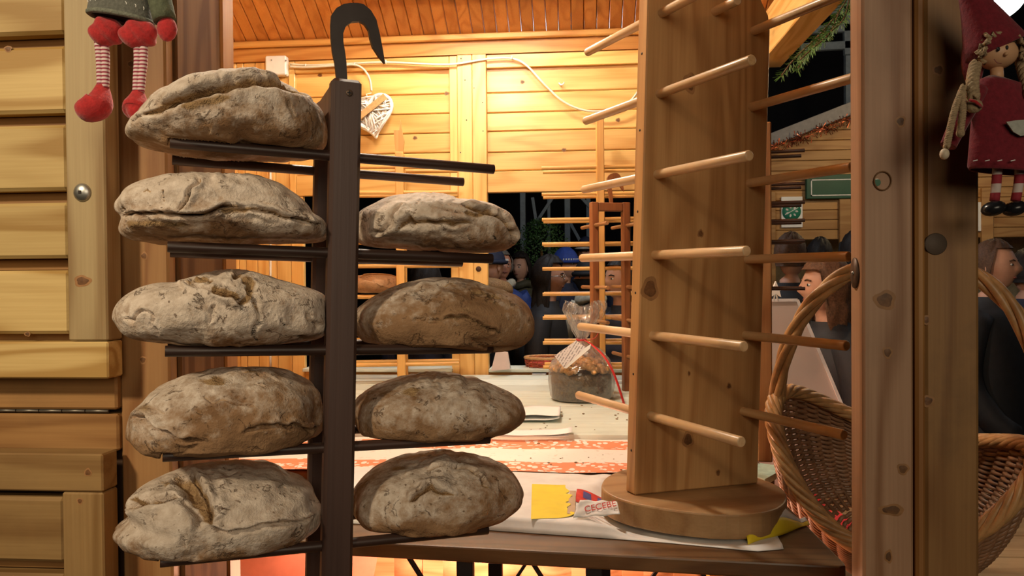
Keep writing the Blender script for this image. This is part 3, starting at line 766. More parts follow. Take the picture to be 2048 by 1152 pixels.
loaf('grey floury loaf with a ragged side crack and split end, below the empty rods', [(705, 455), (714, 425), (735, 410), (762, 396), (798, 387), (851, 384), (890, 387), (912, 396), (940, 399), (976, 408), (1004, 422), (1026, 442), (1037, 463), (1036, 484), (1022, 500), (994, 510), (940, 507), (869, 502), (798, 498), (735, 494), (712, 480)], 1, 67,
     [([(794, 457), (806, 447), (819, 438), (830, 446), (845, 443), (869, 448), (890, 446), (905, 449), (925, 446), (945, 444)], 5.5, 0.010, 0.8, 0.95), ([(925, 410), (940, 414), (955, 420), (976, 424), (1000, 433), (1015, 448), (1024, 466), (1026, 490)], 4.2, 0.011, 0.8, 0.9),
      ([(741, 464), (760, 460), (776, 450), (788, 424), (804, 407)], 4.5, 0.008, -0.6, 0.4), ([(930, 425), (950, 432), (975, 428)], 6, 0.005, 0.3, 0.9), ([(840, 398), (830, 412)], 3, 0.003, 0.4, 0.4), ([(940, 470), (944, 480)], 2.4, 0.003, 0.3, 0.6), ([(985, 470), (990, 480)], 2.4, 0.003, 0.3, 0.6)], 0.74, 0.98, side=1)
loaf('smooth brown loaf with a wavy crack and a dark bruise below it', [(702, 640), (714, 614), (733, 600), (760, 583), (800, 568), (840, 558), (880, 555), (920, 557), (960, 566), (1000, 578), (1035, 594), (1058, 615), (1068, 640), (1070, 660), (1062, 683), (1040, 699), (1000, 707), (960, 709), (900, 706), (850, 701), (800, 694), (760, 689), (730, 684), (710, 668)], 2, 71,
     [([(823, 640), (836, 641), (849, 641), (867, 648), (887, 647)], 2.6, 0.006, 0.5, 0.7), ([(889, 640), (900, 635), (912, 636), (923, 632), (935, 634), (948, 638), (960, 644), (968, 650), (978, 660), (990, 658), (998, 666)], 3.2, 0.009, 0.7, 1.0), ([(852, 640), (857, 620)], 1.8, 0.003, 0.3, 0.6),
      ([(938, 579), (960, 582), (985, 588), (1000, 594)], 5, 0.002, 0, 1.0), ([(870, 568), (890, 570), (908, 567)], 2, 0.002, 0.2, 0.7), ([(1058, 640), (1066, 648)], 3, 0.006, 0.2, 0.8), ([(970, 598), (990, 604), (1000, 612)], 2, 0.002, 0.3, 0.6)], 0.42, 0.95, spots=((950, 672, 30, 20, 0.4), (925, 620, 40, 10, 0.45)), side=1)
loaf('smooth uncracked brown loaf with a dark scorch mark on top', [(702, 820), (712, 794), (726, 780), (747, 766), (788, 753), (829, 745), (891, 743), (932, 749), (973, 763), (1014, 780), (1042, 800), (1054, 823), (1050, 848), (1026, 867), (985, 879), (911, 886), (829, 884), (768, 878), (724, 872), (708, 850)], 3, 83,
     [([(745, 772), (775, 762), (808, 758)], 3, 0.003, 0.3, 0.7), ([(735, 790), (760, 776)], 2, 0.003, 0.3, 0.6)], 0.36, 0.92, spots=((824, 786, 22, 8, 1.0), (790, 762, 18, 5, 0.7)), side=1)
loaf('brown loaf with a peaked gaping crack in the middle of its side', [(700, 1000), (709, 968), (724, 948), (744, 931), (783, 915), (823, 904), (875, 898), (928, 904), (972, 915), (1009, 931), (1035, 955), (1047, 978), (1050, 997), (1044, 1018), (1019, 1040), (980, 1057), (928, 1070), (862, 1075), (823, 1073), (783, 1068), (747, 1058), (718, 1046), (704, 1025)], 4, 97,
     [([(815, 1002), (826, 994), (838, 988), (852, 979), (866, 973), (878, 979), (888, 985), (907, 989)], 3.8, 0.009, 0.8, 1.0), ([(854, 943), (870, 936), (888, 931), (914, 935), (935, 938), (949, 943), (962, 950), (966, 962), (977, 973)], 2.6, 0.006, 0.6, 0.8), ([(913, 910), (920, 930)], 4, 0.003, 0.2, 0.9),
      ([(840, 984), (866, 982), (885, 992)], 8, 0.002, 0, 0.6), ([(797, 955), (800, 963)], 2, 0.003, 0.2, 0.5), ([(835, 1022), (850, 1026)], 3, 0.003, 0.3, 0.6), ([(875, 1020), (895, 1030)], 4, 0.003, 0.3, 0.4)], 0.44, 0.95, spots=((795, 934, 26, 8, 0.9),), side=1)

# ================================================================== TALL PEG BOARD ON ITS ROUND BASE
TW = np.array([[0.877438, -0.478493, 0.033877], [0.478355, 0.878076, 0.012581], [-0.035767, 0.005167, 0.999347]])
TO = np.array([0.153561, 1.680541, 1.593016])
tw = thing('peg_rack', 'tall pine peg board on a round base, its rows of pegs empty', 'rack', TO+TW@np.array([0.125, 0.018, -0.55]), None, TW)
ts = np.array([-0.125, -0.018, 0.55])
bl = [(-0.034, -0.50), (0.289, -0.50), (0.289, 0.515), (0.283, 0.545), (0.262, 0.575), (0.262, 0.60), (0.0, 0.60), (-0.006, 0.575), (-0.034, 0.555)]
bd = MB().prism(bl, 0, 0.036, ts).build('board', WOOD_TOW, tw)
bv = bd.modifiers.new('edge', 'BEVEL'); bv.width = 0.003; bv.segments = 1; bv.limit_method = 'ANGLE'
dp = []
for k in range(16):
    a = 2*PI*(k+0.5)/16; r = 0.203*(1.0+0.035*math.cos(8*a/2)); dp.append((r*math.cos(a), r*math.sin(a)))
dp = smoothp(np.array(dp+[dp[0]]), 49, 2)[:-1]
ds = MB().prism(dp, -0.0005, -0.050, ts+(0.125, 0.018, -0.50), (1, 0, 0), (0, 1, 0), (0, 0, 1)).build('base', WOOD_DISC, tw)
bv = ds.modifiers.new('edge', 'BEVEL'); bv.width = 0.004; bv.segments = 2; bv.limit_method = 'ANGLE'
for k in range(7):
    for c in (0, 1):
        z = (3-k)*0.1681
        if k == 6: continue
        MB().rod(ts+(c*0.2414, -0.286, z), ts+(c*0.2414, 0.318, z), 0.0098, 18, 0.22).build('peg', WOOD_PEG, tw)
MB().rod(ts+(0.135, -0.075, 0.53), ts+(0.135, 0.07, 0.53), 0.0098, 16, 0.2).build('peg', WOOD_PEG, tw)
for z in (0.42, 0.26, 0.09, -0.08, -0.25, -0.41):
    MB().ball(ts+(-0.0342, 0.018, z), (0.001, 0.0028, 0.0028), 8).build('screw_hole', BLACK, tw)

KNOT = plain('tight_knot', (0.15, 0.068, 0.026), 0.5, var=0.45, vs=70); KRING = plain('knot_ring', (0.33, 0.165, 0.065), 0.5, var=0.25, vs=40)


def knot(px, py, rw_, rh, par, plane_pt, nrm, R=None, O=None):
    d = W(px, py, 1.0)-CAM; n_ = np.asarray(nrm, float); t_ = ((np.asarray(plane_pt)-CAM)@n_)/(d@n_); p = CAM+d*t_
    ux_ = np.cross((0, 0, 1), -n_); ux_ /= np.linalg.norm(ux_); uz_ = np.cross(-n_, ux_)*-1
    for q_, mt, lift, nm_ in ((1.5, KRING, 0.0002, 'knot_ring'), (1.0, KNOT, 0.0005, 'knot')):
        th_ = np.linspace(0, 2*PI, 22, endpoint=False); ir = 1+0.10*np.sin(3*th_+px)+0.06*np.sin(5*th_+py)
        V_ = np.array([p+ux_*rw_*q_*i_*math.cos(a_)+uz_*rh*q_*i_*math.sin(a_)-n_*lift for a_, i_ in zip(th_, ir)]+[p-n_*(lift+0.0003)])
        if R is not None: V_ = (V_-O)@R
        MB().add(V_, [(i, (i+1) % 22, 22) for i in range(22)]).build(nm_, mt, par)


tO = TO+TW@np.array([0.125, 0.018, -0.55])
for px, py, a_, b_ in ((1300, 578, 0.014, 0.017), (1380, 166, 0.011, 0.015), (1401, 467, 0.0055, 0.006), (1376, 879, 0.010, 0.012), (1458, 772, 0.0045, 0.005), (1378, 747, 0.0025, 0.004), (1436, 945, 0.004, 0.005)):
    knot(px, py, a_, b_, tw, TO, TW@np.array([0, 1.0, 0]), TW, tO)
for px, py, a_, b_, pr_, yp in ((1801, 243, 0.005, 0.006, pl, YP), (1770, 600, 0.011, 0.010, pl, YP), (1775, 705, 0.005, 0.006, pl, YP), (1806, 938, 0.006, 0.006, pl, YP), (1777, 1113, 0.004, 0.007, pl, YP), (1783, 1020, 0.013, 0.006, pl, YP), (1856, 802, 0.006, 0.006, pl, YP+0.004), (1852, 640, 0.004, 0.005, pl, YP+0.004), (1877, 140, 0.006, 0.006, pl, YP+0.004)):
    knot(px, py, a_, b_, pr_, (0, yp, 0), (0, 1, 0))
for px, py, a_, b_, yp in ((16, 98, 0.005, 0.004, Y0+0.006), (165, 562, 0.011, 0.007, Y0), (160, 1002, 0.004, 0.004, Y0), (176, 945, 0.005, 0.005, Y0), (55, 668, 0.004, 0.003, Y0+0.006)):
    knot(px, py, a_, b_, wf, (0, yp, 0), (0, 1, 0))
for px, py in ((262, 128), (286, 720), (288, 512)): knot(px, py, 0.005, 0.005, wf, (0, YF, 0), (0, 1, 0))
for px, py, yp in ((1045, 164, YW+0.004), (1128, 300, YW+0.004), (1236, 240, YW+0.004), (640, 150, YW+0.004), (893, 187, YW+0.004), (830, 276, YW+0.004)): knot(px, py, 0.008, 0.007, bw, (0, yp, 0), (0, 1, 0))

# ================================================================== TABLES AND WHAT LIES ON THEM
TZ = 1.030
e1, e2 = Wz(1000, 1098, TZ), Wz(1697, 1133, TZ)
tdir = (e2-e1)/np.linalg.norm(e2-e1); ndir = np.array([-tdir[1], tdir[0], 0])
TL_ = 1.11
tl = e2-tdir*TL_


def tp(a, b, z): return tl+tdir*a+ndir*b+np.array([0, 0, z-TZ])


t1 = thing('trestle_table', 'brown trestle table under the counter paper, front edge bare and scuffed', 'table', tp(0.55, 0.25, 0.0))
_p = Wz(1616, 1052, TZ)-e2; _k = (_p@tdir)/(_p@ndir); xk = TL_+_k*0.48
poly = [(0, 0), (TL_-0.015, 0), (TL_-0.003, 0.006), (TL_+_k*0.02, 0.02), (xk, 0.48), (xk-0.018, 0.495), (0, 0.495)]
tb = MB().prism(poly, -0.030, 0.0, tl, tdir, ndir, (0, 0, 1)).build('table_top', WOOD_TABLE, t1)
bv = tb.modifiers.new('edge', 'BEVEL'); bv.width = 0.004; bv.segments = 2; bv.limit_method = 'ANGLE'
for a in (0.40, 0.655, 0.98):
    for b in (0.05, 0.36): MB().bar(tp(a, b, 0.13), tp(a, b, TZ-0.032), 0.032, 0.032, 0.002, (1, 0, 0)).build('leg', BLACK, t1)
    for d in (0.13,):
        for sg in (1, -1): MB().bar(tp(a+sg*0.02, 0.06, TZ-0.20), tp(a+sg*d, 0.06, TZ-0.032), 0.012, 0.006, 0.0).build('brace', BLACK, t1)
Z2, Z3 = 1.040, 1.056
t2 = thing('trestle_table', 'narrow middle table covered with the orange leaf-print sheets', 'table', (-0.3, 2.28, 0.0))
MB().bb((-1.55, 2.06, Z2-0.03), (0.485, 2.47, Z2-0.004), 0.004).build('table_top', WOOD_TABLE, t2)
for x in (-1.3, 0.44):
    for y in (2.10, 2.42): MB().bb((x-0.02, y-0.02, 0.13), (x+0.02, y+0.02, Z2-0.031), 0.002).build('leg', BLACK, t2)
t3 = thing('display_table', 'pale green-grey plank table under the back window', 'table', (-0.3, 3.2, 0.0))
for i in range(8):
    y = 2.49+i*0.1875
    MB().bb((-1.30, y+0.0008, Z3-0.03), (0.485, y+0.1867, Z3), 0.002).build('plank', WOOD_PALE, t3)
for x in (-1.2, 0.42):
    for y in (2.55, 3.9): MB().bb((x-0.03, y-0.03, 0.13), (x+0.03, y+0.03, Z3-0.032), 0.003).build('leg', WOOD_RACK, t3)


def leafprint():
    m, t, b = nt('leaf_print')
    tc = node(t, 'ShaderNodeTexCoord'); v = tc.outputs['Object']; sp = node(t, 'ShaderNodeSeparateXYZ'); t.links.new(v, sp.inputs[0])
    def cells(sc, th, seed):
        mp = node(t, 'ShaderNodeMapping'); mp.inputs['Scale'].default_value = sc; mp.inputs['Location'].default_value = (seed, seed*2, 0); mp.inputs['Rotation'].default_value = (0, 0, 0.5)
        t.links.new(v, mp.inputs[0]); vo = node(t, 'ShaderNodeTexVoronoi'); vo.inputs['Scale'].default_value = 1.0; t.links.new(mp.outputs[0], vo.inputs['Vector'])
        return mth(t, 'LESS_THAN', vo.outputs['Distance'], th)
    w = mth(t, 'MAXIMUM', cells((42, 27, 0.01), 0.34, 1.0), cells((30, 52, 0.01), 0.28, 5.0))
    y = sp.outputs[1]
    band = mth(t, 'ADD', mth(t, 'MULTIPLY', mth(t, 'GREATER_THAN', y, 0.075), mth(t, 'LESS_THAN', y, 0.20)), mth(t, 'MULTIPLY', mth(t, 'GREATER_THAN', y, -0.235), mth(t, 'LESS_THAN', y, -0.085)))
    band = mth(t, 'MULTIPLY', band, mth(t, 'SUBTRACT', 1.0, w))
    n = noise(t, v, 60, 3)
    c = mixc(t, mth(t, 'MULTIPLY', band, 0.92), (0.86, 0.83, 0.76), (0.80, 0.23, 0.075))
    c = mixc(t, ramp(t, n, [(0.62, (0, 0, 0)), (0.72, (0.35, 0.35, 0.35))]), c, (0.45, 0.30, 0.18))
    t.links.new(c, b.inputs['Base Color']); b.inputs['Roughness'].default_value = 0.6
    return m


ov = thing('printed_sheet', 'white covering sheet printed with orange bands of pale leaves, on the middle table', 'paper', (-0.1, 2.25, Z2))
gx = np.linspace(-1.4, 0.47, 60); gy = np.linspace(2.03, 2.475, 24)
X, Y = np.meshgrid(gx, gy, indexing='ij')
Pg = np.stack([X, Y, Z2+0.0035+0.0014*np.sin(X*23+Y*9)+0.001*np.sin(Y*60+X*5)+0.006*np.exp(-((Y-2.035)/0.012)**2)], -1)
MB().grid(Pg).build('sheet', leafprint(), ov, solid=0.0012)

# newspaper and bakery paper on the front table
NP = plain('newsprint', (0.78, 0.78, 0.76), 0.7, var=0.10, vs=14, bmp=0.2)
YEL = plain('yellow_print', (0.83, 0.66, 0.03), 0.6, var=0.08, vs=18)
RED = plain('red_print', (0.62, 0.05, 0.04), 0.6, var=0.2, vs=30)
BLUE = plain('blue_print', (0.08, 0.09, 0.30), 0.6, var=0.2, vs=30)
nw = thing('newspaper', 'crumpled white newspaper with yellow and red print lying along the front table', 'newspaper', tp(0.6, 0.3, TZ))
dc = TO+TW@np.array([0.125, 0.018, -0.55])


def paper_h(p):
    d = np.hypot(p[..., 0]-dc[0], p[..., 1]-dc[1]); k = np.clip((d-0.208)/0.055, 0, 1); k = k*k*(3-2*k)
    a = (p-tl)@tdir
    k = k*np.clip((0.86-a)/0.10, 0.12, 1)
    cr = 0.0035*np.sin(p[..., 0]*70+p[..., 1]*40)*np.sin(p[..., 1]*55-p[..., 0]*21)*np.clip((a-0.51)/0.2, 0, 1)
    return TZ+0.003+0.022*k+cr*np.clip(k*2, 0, 1)


la, lb = (Wz(980, 1060, TZ)-tl)@tdir, (Wz(1560, 1085, TZ)-tl)@tdir
A = np.linspace(la-0.5, lb, 110); B = np.linspace(0.0, 1.0, 34)
front0 = lambda a: np.interp(a, [la-0.5, la, la+0.15, la+0.35, lb-0.05, lb], [0.12, 0.115, 0.105, 0.09, 0.065, 0.085])
Pg = np.zeros((len(A), len(B)+3, 3))
for i, a in enumerate(A):
    f = front0(a)
    for j, b in enumerate(B):
        Pg[i, j+3] = tp(a, f+0.004+(0.49-f)*b, TZ)
    Pg[i, 3:, 2] = paper_h(Pg[i, 3:])
    top = Pg[i, 3, 2]
    for j, (bb_, zf) in enumerate(((-0.012, 0.0), (-0.004, 0.35), (0.0, 0.75))):
        Pg[i, j] = tp(a, f+bb_, TZ+0.0015+(top-TZ-0.0015)*zf)
MB().grid(Pg).build('sheet', NP, nw, solid=0.001)


def patch(name, mat, px_poly, n=14, lift=0.0016):
    """flat printed area on the newspaper, following its surface"""
    q = np.array([Wz(x, y, TZ+0.024) for x, y in px_poly]); c4 = q[:4]
    U, V = np.meshgrid(np.linspace(0, 1, n), np.linspace(0, 1, n), indexing='ij'); U, V = U[..., None], V[..., None]
    P = (c4[0]*(1-U)+c4[1]*U)*(1-V)+(c4[3]*(1-U)+c4[2]*U)*V
    P[..., 2] = paper_h(P)+lift
    return MB().grid(P).build(name, mat, nw)


yq = [(1062, 1041), (1142, 1036), (1134, 972), (1064, 970)]
q = np.array([Wz(x, y, TZ+0.024) for x, y in yq])
U, V = np.meshgrid(np.linspace(0, 1, 24), np.linspace(0, 1, 24), indexing='ij')
tear = 1+0.10*np.sin(V*19)*np.sin(V*7+1)+0.05*np.sin(V*43)
U2 = (U*np.where(U > 0, tear, 1))[..., None]; V2 = V[..., None]
P = (q[0]*(1-U2)+q[1]*U2)*(1-V2)+(q[3]*(1-U2)+q[2]*U2)*V2
P[..., 2] = paper_h(P)+0.0016+0.004*np.clip(U-0.85, 0, 1)*6*(0.5+0.5*np.sin(V*23))
MB().grid(P).build('yellow_panel', YEL, nw)
patch('red_panel', RED, [(1150, 1003), (1222, 1003), (1208, 980), (1154, 979)])
patch('blue_panel', BLUE, [(1166, 991), (1183, 991), (1182, 982), (1167, 982)], 6, 0.0026)
patch('blue_panel', BLUE, [(1194, 992), (1204, 992), (1203, 982), (1195, 982)], 6, 0.0026)
patch('torn_flap', plain('brown_paper', (0.50, 0.38, 0.26), 0.8), [(1134, 1030), (1150, 1034), (1152, 985), (1140, 985)], 8, 0.003)
fc = bpy.data.curves.new('lettering', 'FONT'); fc.body = 'CECEBE'; fc.size = 0.019; fc.extrude = 0.0003; fc.align_x = 'CENTER'
ft = bpy.data.objects.new('lettering_curve', fc); COL.objects.link(ft); dg = bpy.context.evaluated_depsgraph_get()
lme = bpy.data.meshes.new_from_object(ft.evaluated_get(dg)); bpy.data.objects.remove(ft); lme.materials.clear(); lme.materials.append(RED)
fo = bpy.data.objects.new('lettering', lme); COL.objects.link(fo); fo.parent = nw
fq = [W(1146, 1036, 1.615), W(1240, 1028, 1.60), W(1234, 1003, 1.632), W(1160, 1000, 1.642)]
U, V = np.meshgrid(np.linspace(0, 1, 22), np.linspace(0, 1, 10), indexing='ij'); U, V = U[..., None], V[..., None]
Pf = (fq[0]*(1-U)+fq[1]*U)*(1-V)+(fq[3]*(1-U)+fq[2]*U)*V
nf = np.cross(fq[1]-fq[0], fq[3]-fq[0]); nf /= np.linalg.norm(nf)
Pf = Pf+nf*(0.0016*np.sin(U*17+V*4)+0.0012*np.sin(V*9-U*11))
MB().grid(Pf).build('raised_fold', NP, nw, solid=0.0008)
fex = (fq[1]-fq[0])/np.linalg.norm(fq[1]-fq[0]); fey = np.cross(nf, fex)
fm = np.eye(4); fm[:3, 0] = fex*math.cos(0.12)+fey*math.sin(0.12); fm[:3, 1] = -fex*math.sin(0.12)+fey*math.cos(0.12); fm[:3, 2] = nf; fm[:3, 3] = (fq[0]*0.55+fq[1]*0.45)*0.62+(fq[2]*0.45+fq[3]*0.55)*0.38+nf*0.0034+fex*0.012-np.array(nw['_o'])
fo.matrix_local = Matrix(fm.tolist())
for k in range(5):
    a, b = Wz(1168+k*7, 1014-k*3, TZ+0.032), Wz(1195+k*9, 1030-k*4, TZ+0.032)
    MB().bar(a+(0, 0, 0), b+(0, 0, 0), 0.0025, 0.0005).build('red_line', RED, nw)
# corner curled up against the round base
cq = [Wz(x, y, TZ+0.003) for x, y in ((1496, 1090), (1620, 1050))]
n = 22
Pc = np.zeros((n, 9, 3))
for i in range(n):
    u = i/(n-1); b0 = cq[0]*(1-u)+cq[1]*u+np.array([0, 0.0, 0]); hgt = 0.055*math.sin(PI*min(1, u*1.05+0.06))**0.7*(1.0-0.35*u)+0.003
    for j in range(9):
        v = j/8; Pc[i, j] = b0+np.array([0.0, 0.035*v*v+0.004*math.sin(9*u), hgt*v+0.003*math.sin(u*14)*v])
MB().grid(Pc[:, :6]).build('yellow_corner', YEL, nw, solid=0.0008); MB().grid(Pc[:, 5:]).build('white_corner', NP, nw, solid=0.0008)

# loose white papers
pa_ = thing('paper_booklet', 'small white booklet curling open on the pale table beside the bagged cake', 'paper', Wz(1075, 835, Z3))
c0 = Wz(1072, 836, Z3)
U = np.linspace(-1, 1, 18)
for k, lift in ((0, 0.004), (1, 0.012)):
    Pp = np.array([[c0+(0.085*u, 0.095*v, lift+0.016*(1-u*u)*(0.4+0.6*k)+0.014*max(0, u)**3) for v in np.linspace(-1, 1, 8)] for u in U])
    MB().grid(Pp).build('page', PAPER, pa_, solid=0.0015)
ps = thing('paper_sheets', 'flat white papers at the front edge of the pale table, below the booklet', 'paper', Wz(1050, 868, Z3))
c0 = Wz(1048, 869, Z3)
for k in range(3):
    Pp = np.array([[c0+(0.13*u+0.01*k, 0.045*v-0.004*k, 0.002+0.003*k+0.010*max(0, u)**2*(k == 2)+0.001*math.sin(u*7)) for v in np.linspace(-1, 1, 6)] for u in np.linspace(-1, 1, 16)])
    MB().grid(Pp).build('sheet', PAPER, ps, solid=0.001)
cd_ = thing('price_card', 'white folded card standing on the back sill beside the wall post', 'card', Wy(1000, 738, 3.93))
a = [Wy(x, y, 3.93) for x, y in ((982, 742), (1020, 738), (1016, 704), (992, 702))]
MB().add(np.array([*a, *[p+(0, 0.05*(i < 2), 0) for i, p in enumerate(a)]]), [(0, 1, 2, 3), (4, 7, 6, 5)]).build('face', plain('pinkish_card', (0.62, 0.52, 0.50), 0.6, var=0.05), cd_, solid=0.002)
cg = MB().box(Wz(1079, 748, Z3)+(0, 0, 0.004), (0.035, 0.05, 0.003), 0.001).build('grey_card', plain('grey_card', (0.45, 0.46, 0.50), 0.5), None)
tag(cg, 'grey card lying flat on the pale table before the small basket', 'card')
# crumbs
cm = MB()
for k in range(70):
    z = Z3 if k < 38 else Z2+0.006
    p = np.array([random.uniform(-0.2, 0.35), random.uniform(2.52, 3.1) if k < 38 else random.uniform(2.06, 2.44), z])
    s_ = random.uniform(0.0012, 0.0035); p[2] += s_*0.72; cm.ball(p, (s_*1.6, s_, s_*0.7), 6)
tag(cm.build('crumbs', plain('crumb', (0.25, 0.15, 0.08), 0.9)), 'brown bread crumbs scattered on the table', 'crumbs', kind='stuff')


# ---- racks standing at the back
def stand_rack(name, label, loc, yawd, rows, L, gap, hw, hd, ztop, rr, mp, mr, top='bar', post_from=0.0):
    a = math.radians(yawd); R = np.array([[math.cos(a), -math.sin(a), 0], [math.sin(a), math.cos(a), 0], [0, 0, 1]])
    t = thing(name, label, 'rack', loc, None, R)
    for y in (-gap/2, gap/2):
        MB().box((0, y, (ztop+post_from)/2), (hw, hd, (ztop-post_from)/2), 0.003).build('upright', mp, t)
        for z in rows: MB().rod((-L, y, z), (L, y, z), rr, 10, 0.12).build('rod', mr, t)
    MB().box((0, 0, ztop-0.02), (hw*0.9, gap/2-hd-0.0005, 0.018), 0.003).build('top_bar', mp, t)
    return t


pA = Wy(1203, 755, 3.72); pA[2] = Z3
zr = lambda py, p: Wy(1203, py, p[1])[2]-Z3
rA = stand_rack('peg_stand', 'slim pale bread stand with nine rows of rods, before the right back window', pA, 0, [zr(y, pA) for y in (338, 390, 440, 488, 537, 587, 634, 683, 731)], 0.268, 0.14, 0.0175, 0.014, zr(238, pA), 0.0085, WOOD_RACK, WOOD_RACKX)
pC = Wy(806, 755, 3.72); pC[2] = Z3
rC = stand_rack('peg_stand', 'pale bread stand with a pointed top behind the dark rack, one loaf on it', pC, 8, [zr(y, pC) for y in (330, 381, 430, 479, 528, 590, 640, 680, 726)], 0.268, 0.14, 0.019, 0.018, zr(300, pC), 0.0095, WOOD_RACK, WOOD_RACKX)
MB().prism([(-0.016, -0.01), (0.016, -0.01), (0.024, 0.05), (0.012, 0.11), (0.008, 0.15), (0.002, 0.10), (-0.024, 0.10), (-0.02, 0.04)], -0.012, 0.012, (0, -0.07, zr(300, pC))).build('pointed_top', WOOD_RACK, rC)
pB = Wy(1222, 758, 3.42); pB[2] = Z3
rB = stand_rack('small_peg_stand', 'brown two-post bread stand with a hook, rods pointing out towards the counter', pB, -72, [Wy(1222, y, 3.45)[2]-Z3 for y in (452, 574, 640, 712)], 0.165, 0.142, 0.018, 0.016, Wy(1222, 406, 3.45)[2]-Z3, 0.008, WOOD_BROWN, wood('brown_rod', (0.36, 0.18, 0.075), (0.22, 0.095, 0.035), 'X', 0.45, 0.0))
hk = np.array([rack_px(x, y, yh)[[0, 2]] for x, y in HOOK_PX]); hk = (hk-hk[0])*0.9
MB().prism(hk, -0.006, 0.006, (0, 0, Wy(1222, 410, 3.45)[2]-Z3), (0, 1, 0), (0, 0, 1), (1, 0, 0)).build('hook', WOOD_BROWN, rB)
pD = np.array([*Wy(1528, 900, 2.26)[:2], Z2-0.0])
rD = stand_rack('dark_peg_stand', 'dark rodded bread stand half hidden behind the tall peg board', pD+np.array([0.0, 0.0, 0.003]), -10, [Wy(1528, y, 2.26)[2]-Z2 for y in (312, 376, 412, 447, 487, 579)], 0.105, 0.10, 0.019, 0.018, Wy(1528, 255, 2.26)[2]-Z2, 0.005, WOOD_POST, WOOD_DARKX)

# loaf resting on the pale stand behind the dark rack
c0 = Wy(748, 566, 3.72)
zrod = Wy(806, 590, 3.72)[2]+0.0095
D = CSV[:]; k = 24
v2, f2 = cube_sphere(20)
nl = 0.06*wnoise(v2, 5, 3)[:, None]
P = v2*np.array([0.135, 0.10, 0.050])*(1+nl*0.6); P[:, 2] -= 0.016*np.exp(-((v2[:, 0]*0.8+v2[:, 2]*0.9-0.45)/0.10)**2)*(v2[:, 1] < 0.3)
P[:, 2] = np.maximum(P[:, 2], -0.046)
bl_ = MB().add(P+np.array([c0[0]-0.005, c0[1], zrod+0.047]), f2, True).build('bread_loaf', bread_mat('crust_light', 1.25), None, off=(c0[0], c0[1], zrod))
bl_.location = (c0[0], c0[1], zrod)
tag(bl_, 'small bright loaf on the pale stand behind the dark rack', 'bread')

# ---- bagged cake
kc = Wz(1163, 800, Z3)+np.array([0, 0.02, 0])
ck = thing('nut_cake', 'nut-topped cake in a clear cellophane bag tied with a red ribbon', 'cake', kc)
MB().lathe([(0.0, 0.002), (0.112, 0.002), (0.118, 0.01), (0.122, 0.09), (0.116, 0.105), (0, 0.108)], 40, kc).build('cake_body', plain('dark_crumb', (0.10, 0.07, 0.035), 0.7, var=0.6, vs=90, bmp=0.6), ck)
tpm = MB()
for k in range(150):
    a = random.uniform(0, 2*PI); r = 0.118*math.sqrt(random.random()); zz_ = 0.10+0.058*math.sqrt(max(0, 1-(r/0.125)**2)); s_ = random.uniform(0.010, 0.019)
    tpm.ball(kc+(r*math.cos(a), r*math.sin(a), zz_), (s_*random.uniform(0.8, 1.3), s_, s_*random.uniform(0.7, 1.1)), 8)
tag(tpm.build('nut_topping', plain('caramel_nuts', (0.55, 0.31, 0.12), 0.35, var=0.45, vs=60, bmp=0.4), ck), kind='stuff')
prof = [(0.0, 0.0), (0.119, 0.0), (0.128, 0.012), (0.133, 0.09), (0.126, 0.14), (0.09, 0.185), (0.045, 0.215), (0.022, 0.232), (0.016, 0.24), (0.022, 0.25), (0.045, 0.29), (0.068, 0.335), (0.075, 0.365), (0.068, 0.385)]
n = 56; th = np.linspace(0, 2*PI, n, endpoint=False); V = []
pr = smoothp(np.array(prof), 44, 2)
for i, (r, z) in enumerate(pr):
    for j, a in enumerate(th):
        k = 0.05*math.sin(5*a+z*40)+0.035*math.sin(11*a-z*60+1)+0.05*math.sin(3*a+2)*(z > 0.25)
        if z > 0.15: k *= 1+2.2*min(1, (z-0.15)/0.1)
        rr_ = r*(1+k*(0.35 if z < 0.15 else 0.9)); lean = max(0, z-0.235)
        V.append((rr_*math.cos(a)+lean*0.06, rr_*math.sin(a)*(1 if z < 0.235 else 0.6), z+0.012*math.sin(2*a+1)*(z > 0.36)))
V = np.array(V)+kc+(0, 0, 0.0015)
MB().add(V, [(i*n+j, i*n+(j+1) % n, (i+1)*n+(j+1) % n, (i+1)*n+j) for i in range(len(pr)-1) for j in range(n)], True).build('cellophane', film('cellophane'), ck)
ri = int(len(pr)*0.62); Vi = (V.reshape(len(pr), n, 3)[ri:]-kc)
Vi = (np.roll(Vi, 9, 1)*np.array([0.74, 0.74, 1.0])+np.array([0.003, 0, -0.004]))+kc
a_, b_ = Vi.shape[:2]
MB().add(Vi.reshape(-1, 3), [(i*b_+j, i*b_+(j+1) % b_, (i+1)*b_+(j+1) % b_, (i+1)*b_+j) for i in range(a_-1) for j in range(b_)], True).build('bag_tuft', film('cellophane_folds', vis=0.16), ck)
nk = kc+(0, 0, 0.240)
MB().tube([nk+(0.017*math.cos(a), 0.017*math.sin(a), 0.002*math.sin(a)) for a in np.linspace(0, 2*PI, 20, endpoint=False)], 0.004, 6, closed=True).build('ribbon_knot', plain('red_ribbon', (0.55, 0.035, 0.03), 0.4), ck)
nd = fw*np.array([1, 1, 0]); nd /= np.linalg.norm(nd); rx = np.array([nd[1], -nd[0], 0])
rb = [nk+rx*0.010-nd*0.02, nk+rx*0.035-nd*0.06+(0, 0, -0.012), nk+rx*0.085-nd*0.125+(0, 0, -0.06), nk+rx*0.118-nd*0.145+(0, 0, -0.13), nk+rx*0.150-nd*0.15+(0, 0, -0.236)]
MB().tube(smoothp(np.array(rb), 24), 0.0065, 8, flat=0.25).build('ribbon', plain('red_ribbon', (0.55, 0.035, 0.03), 0.4), ck)
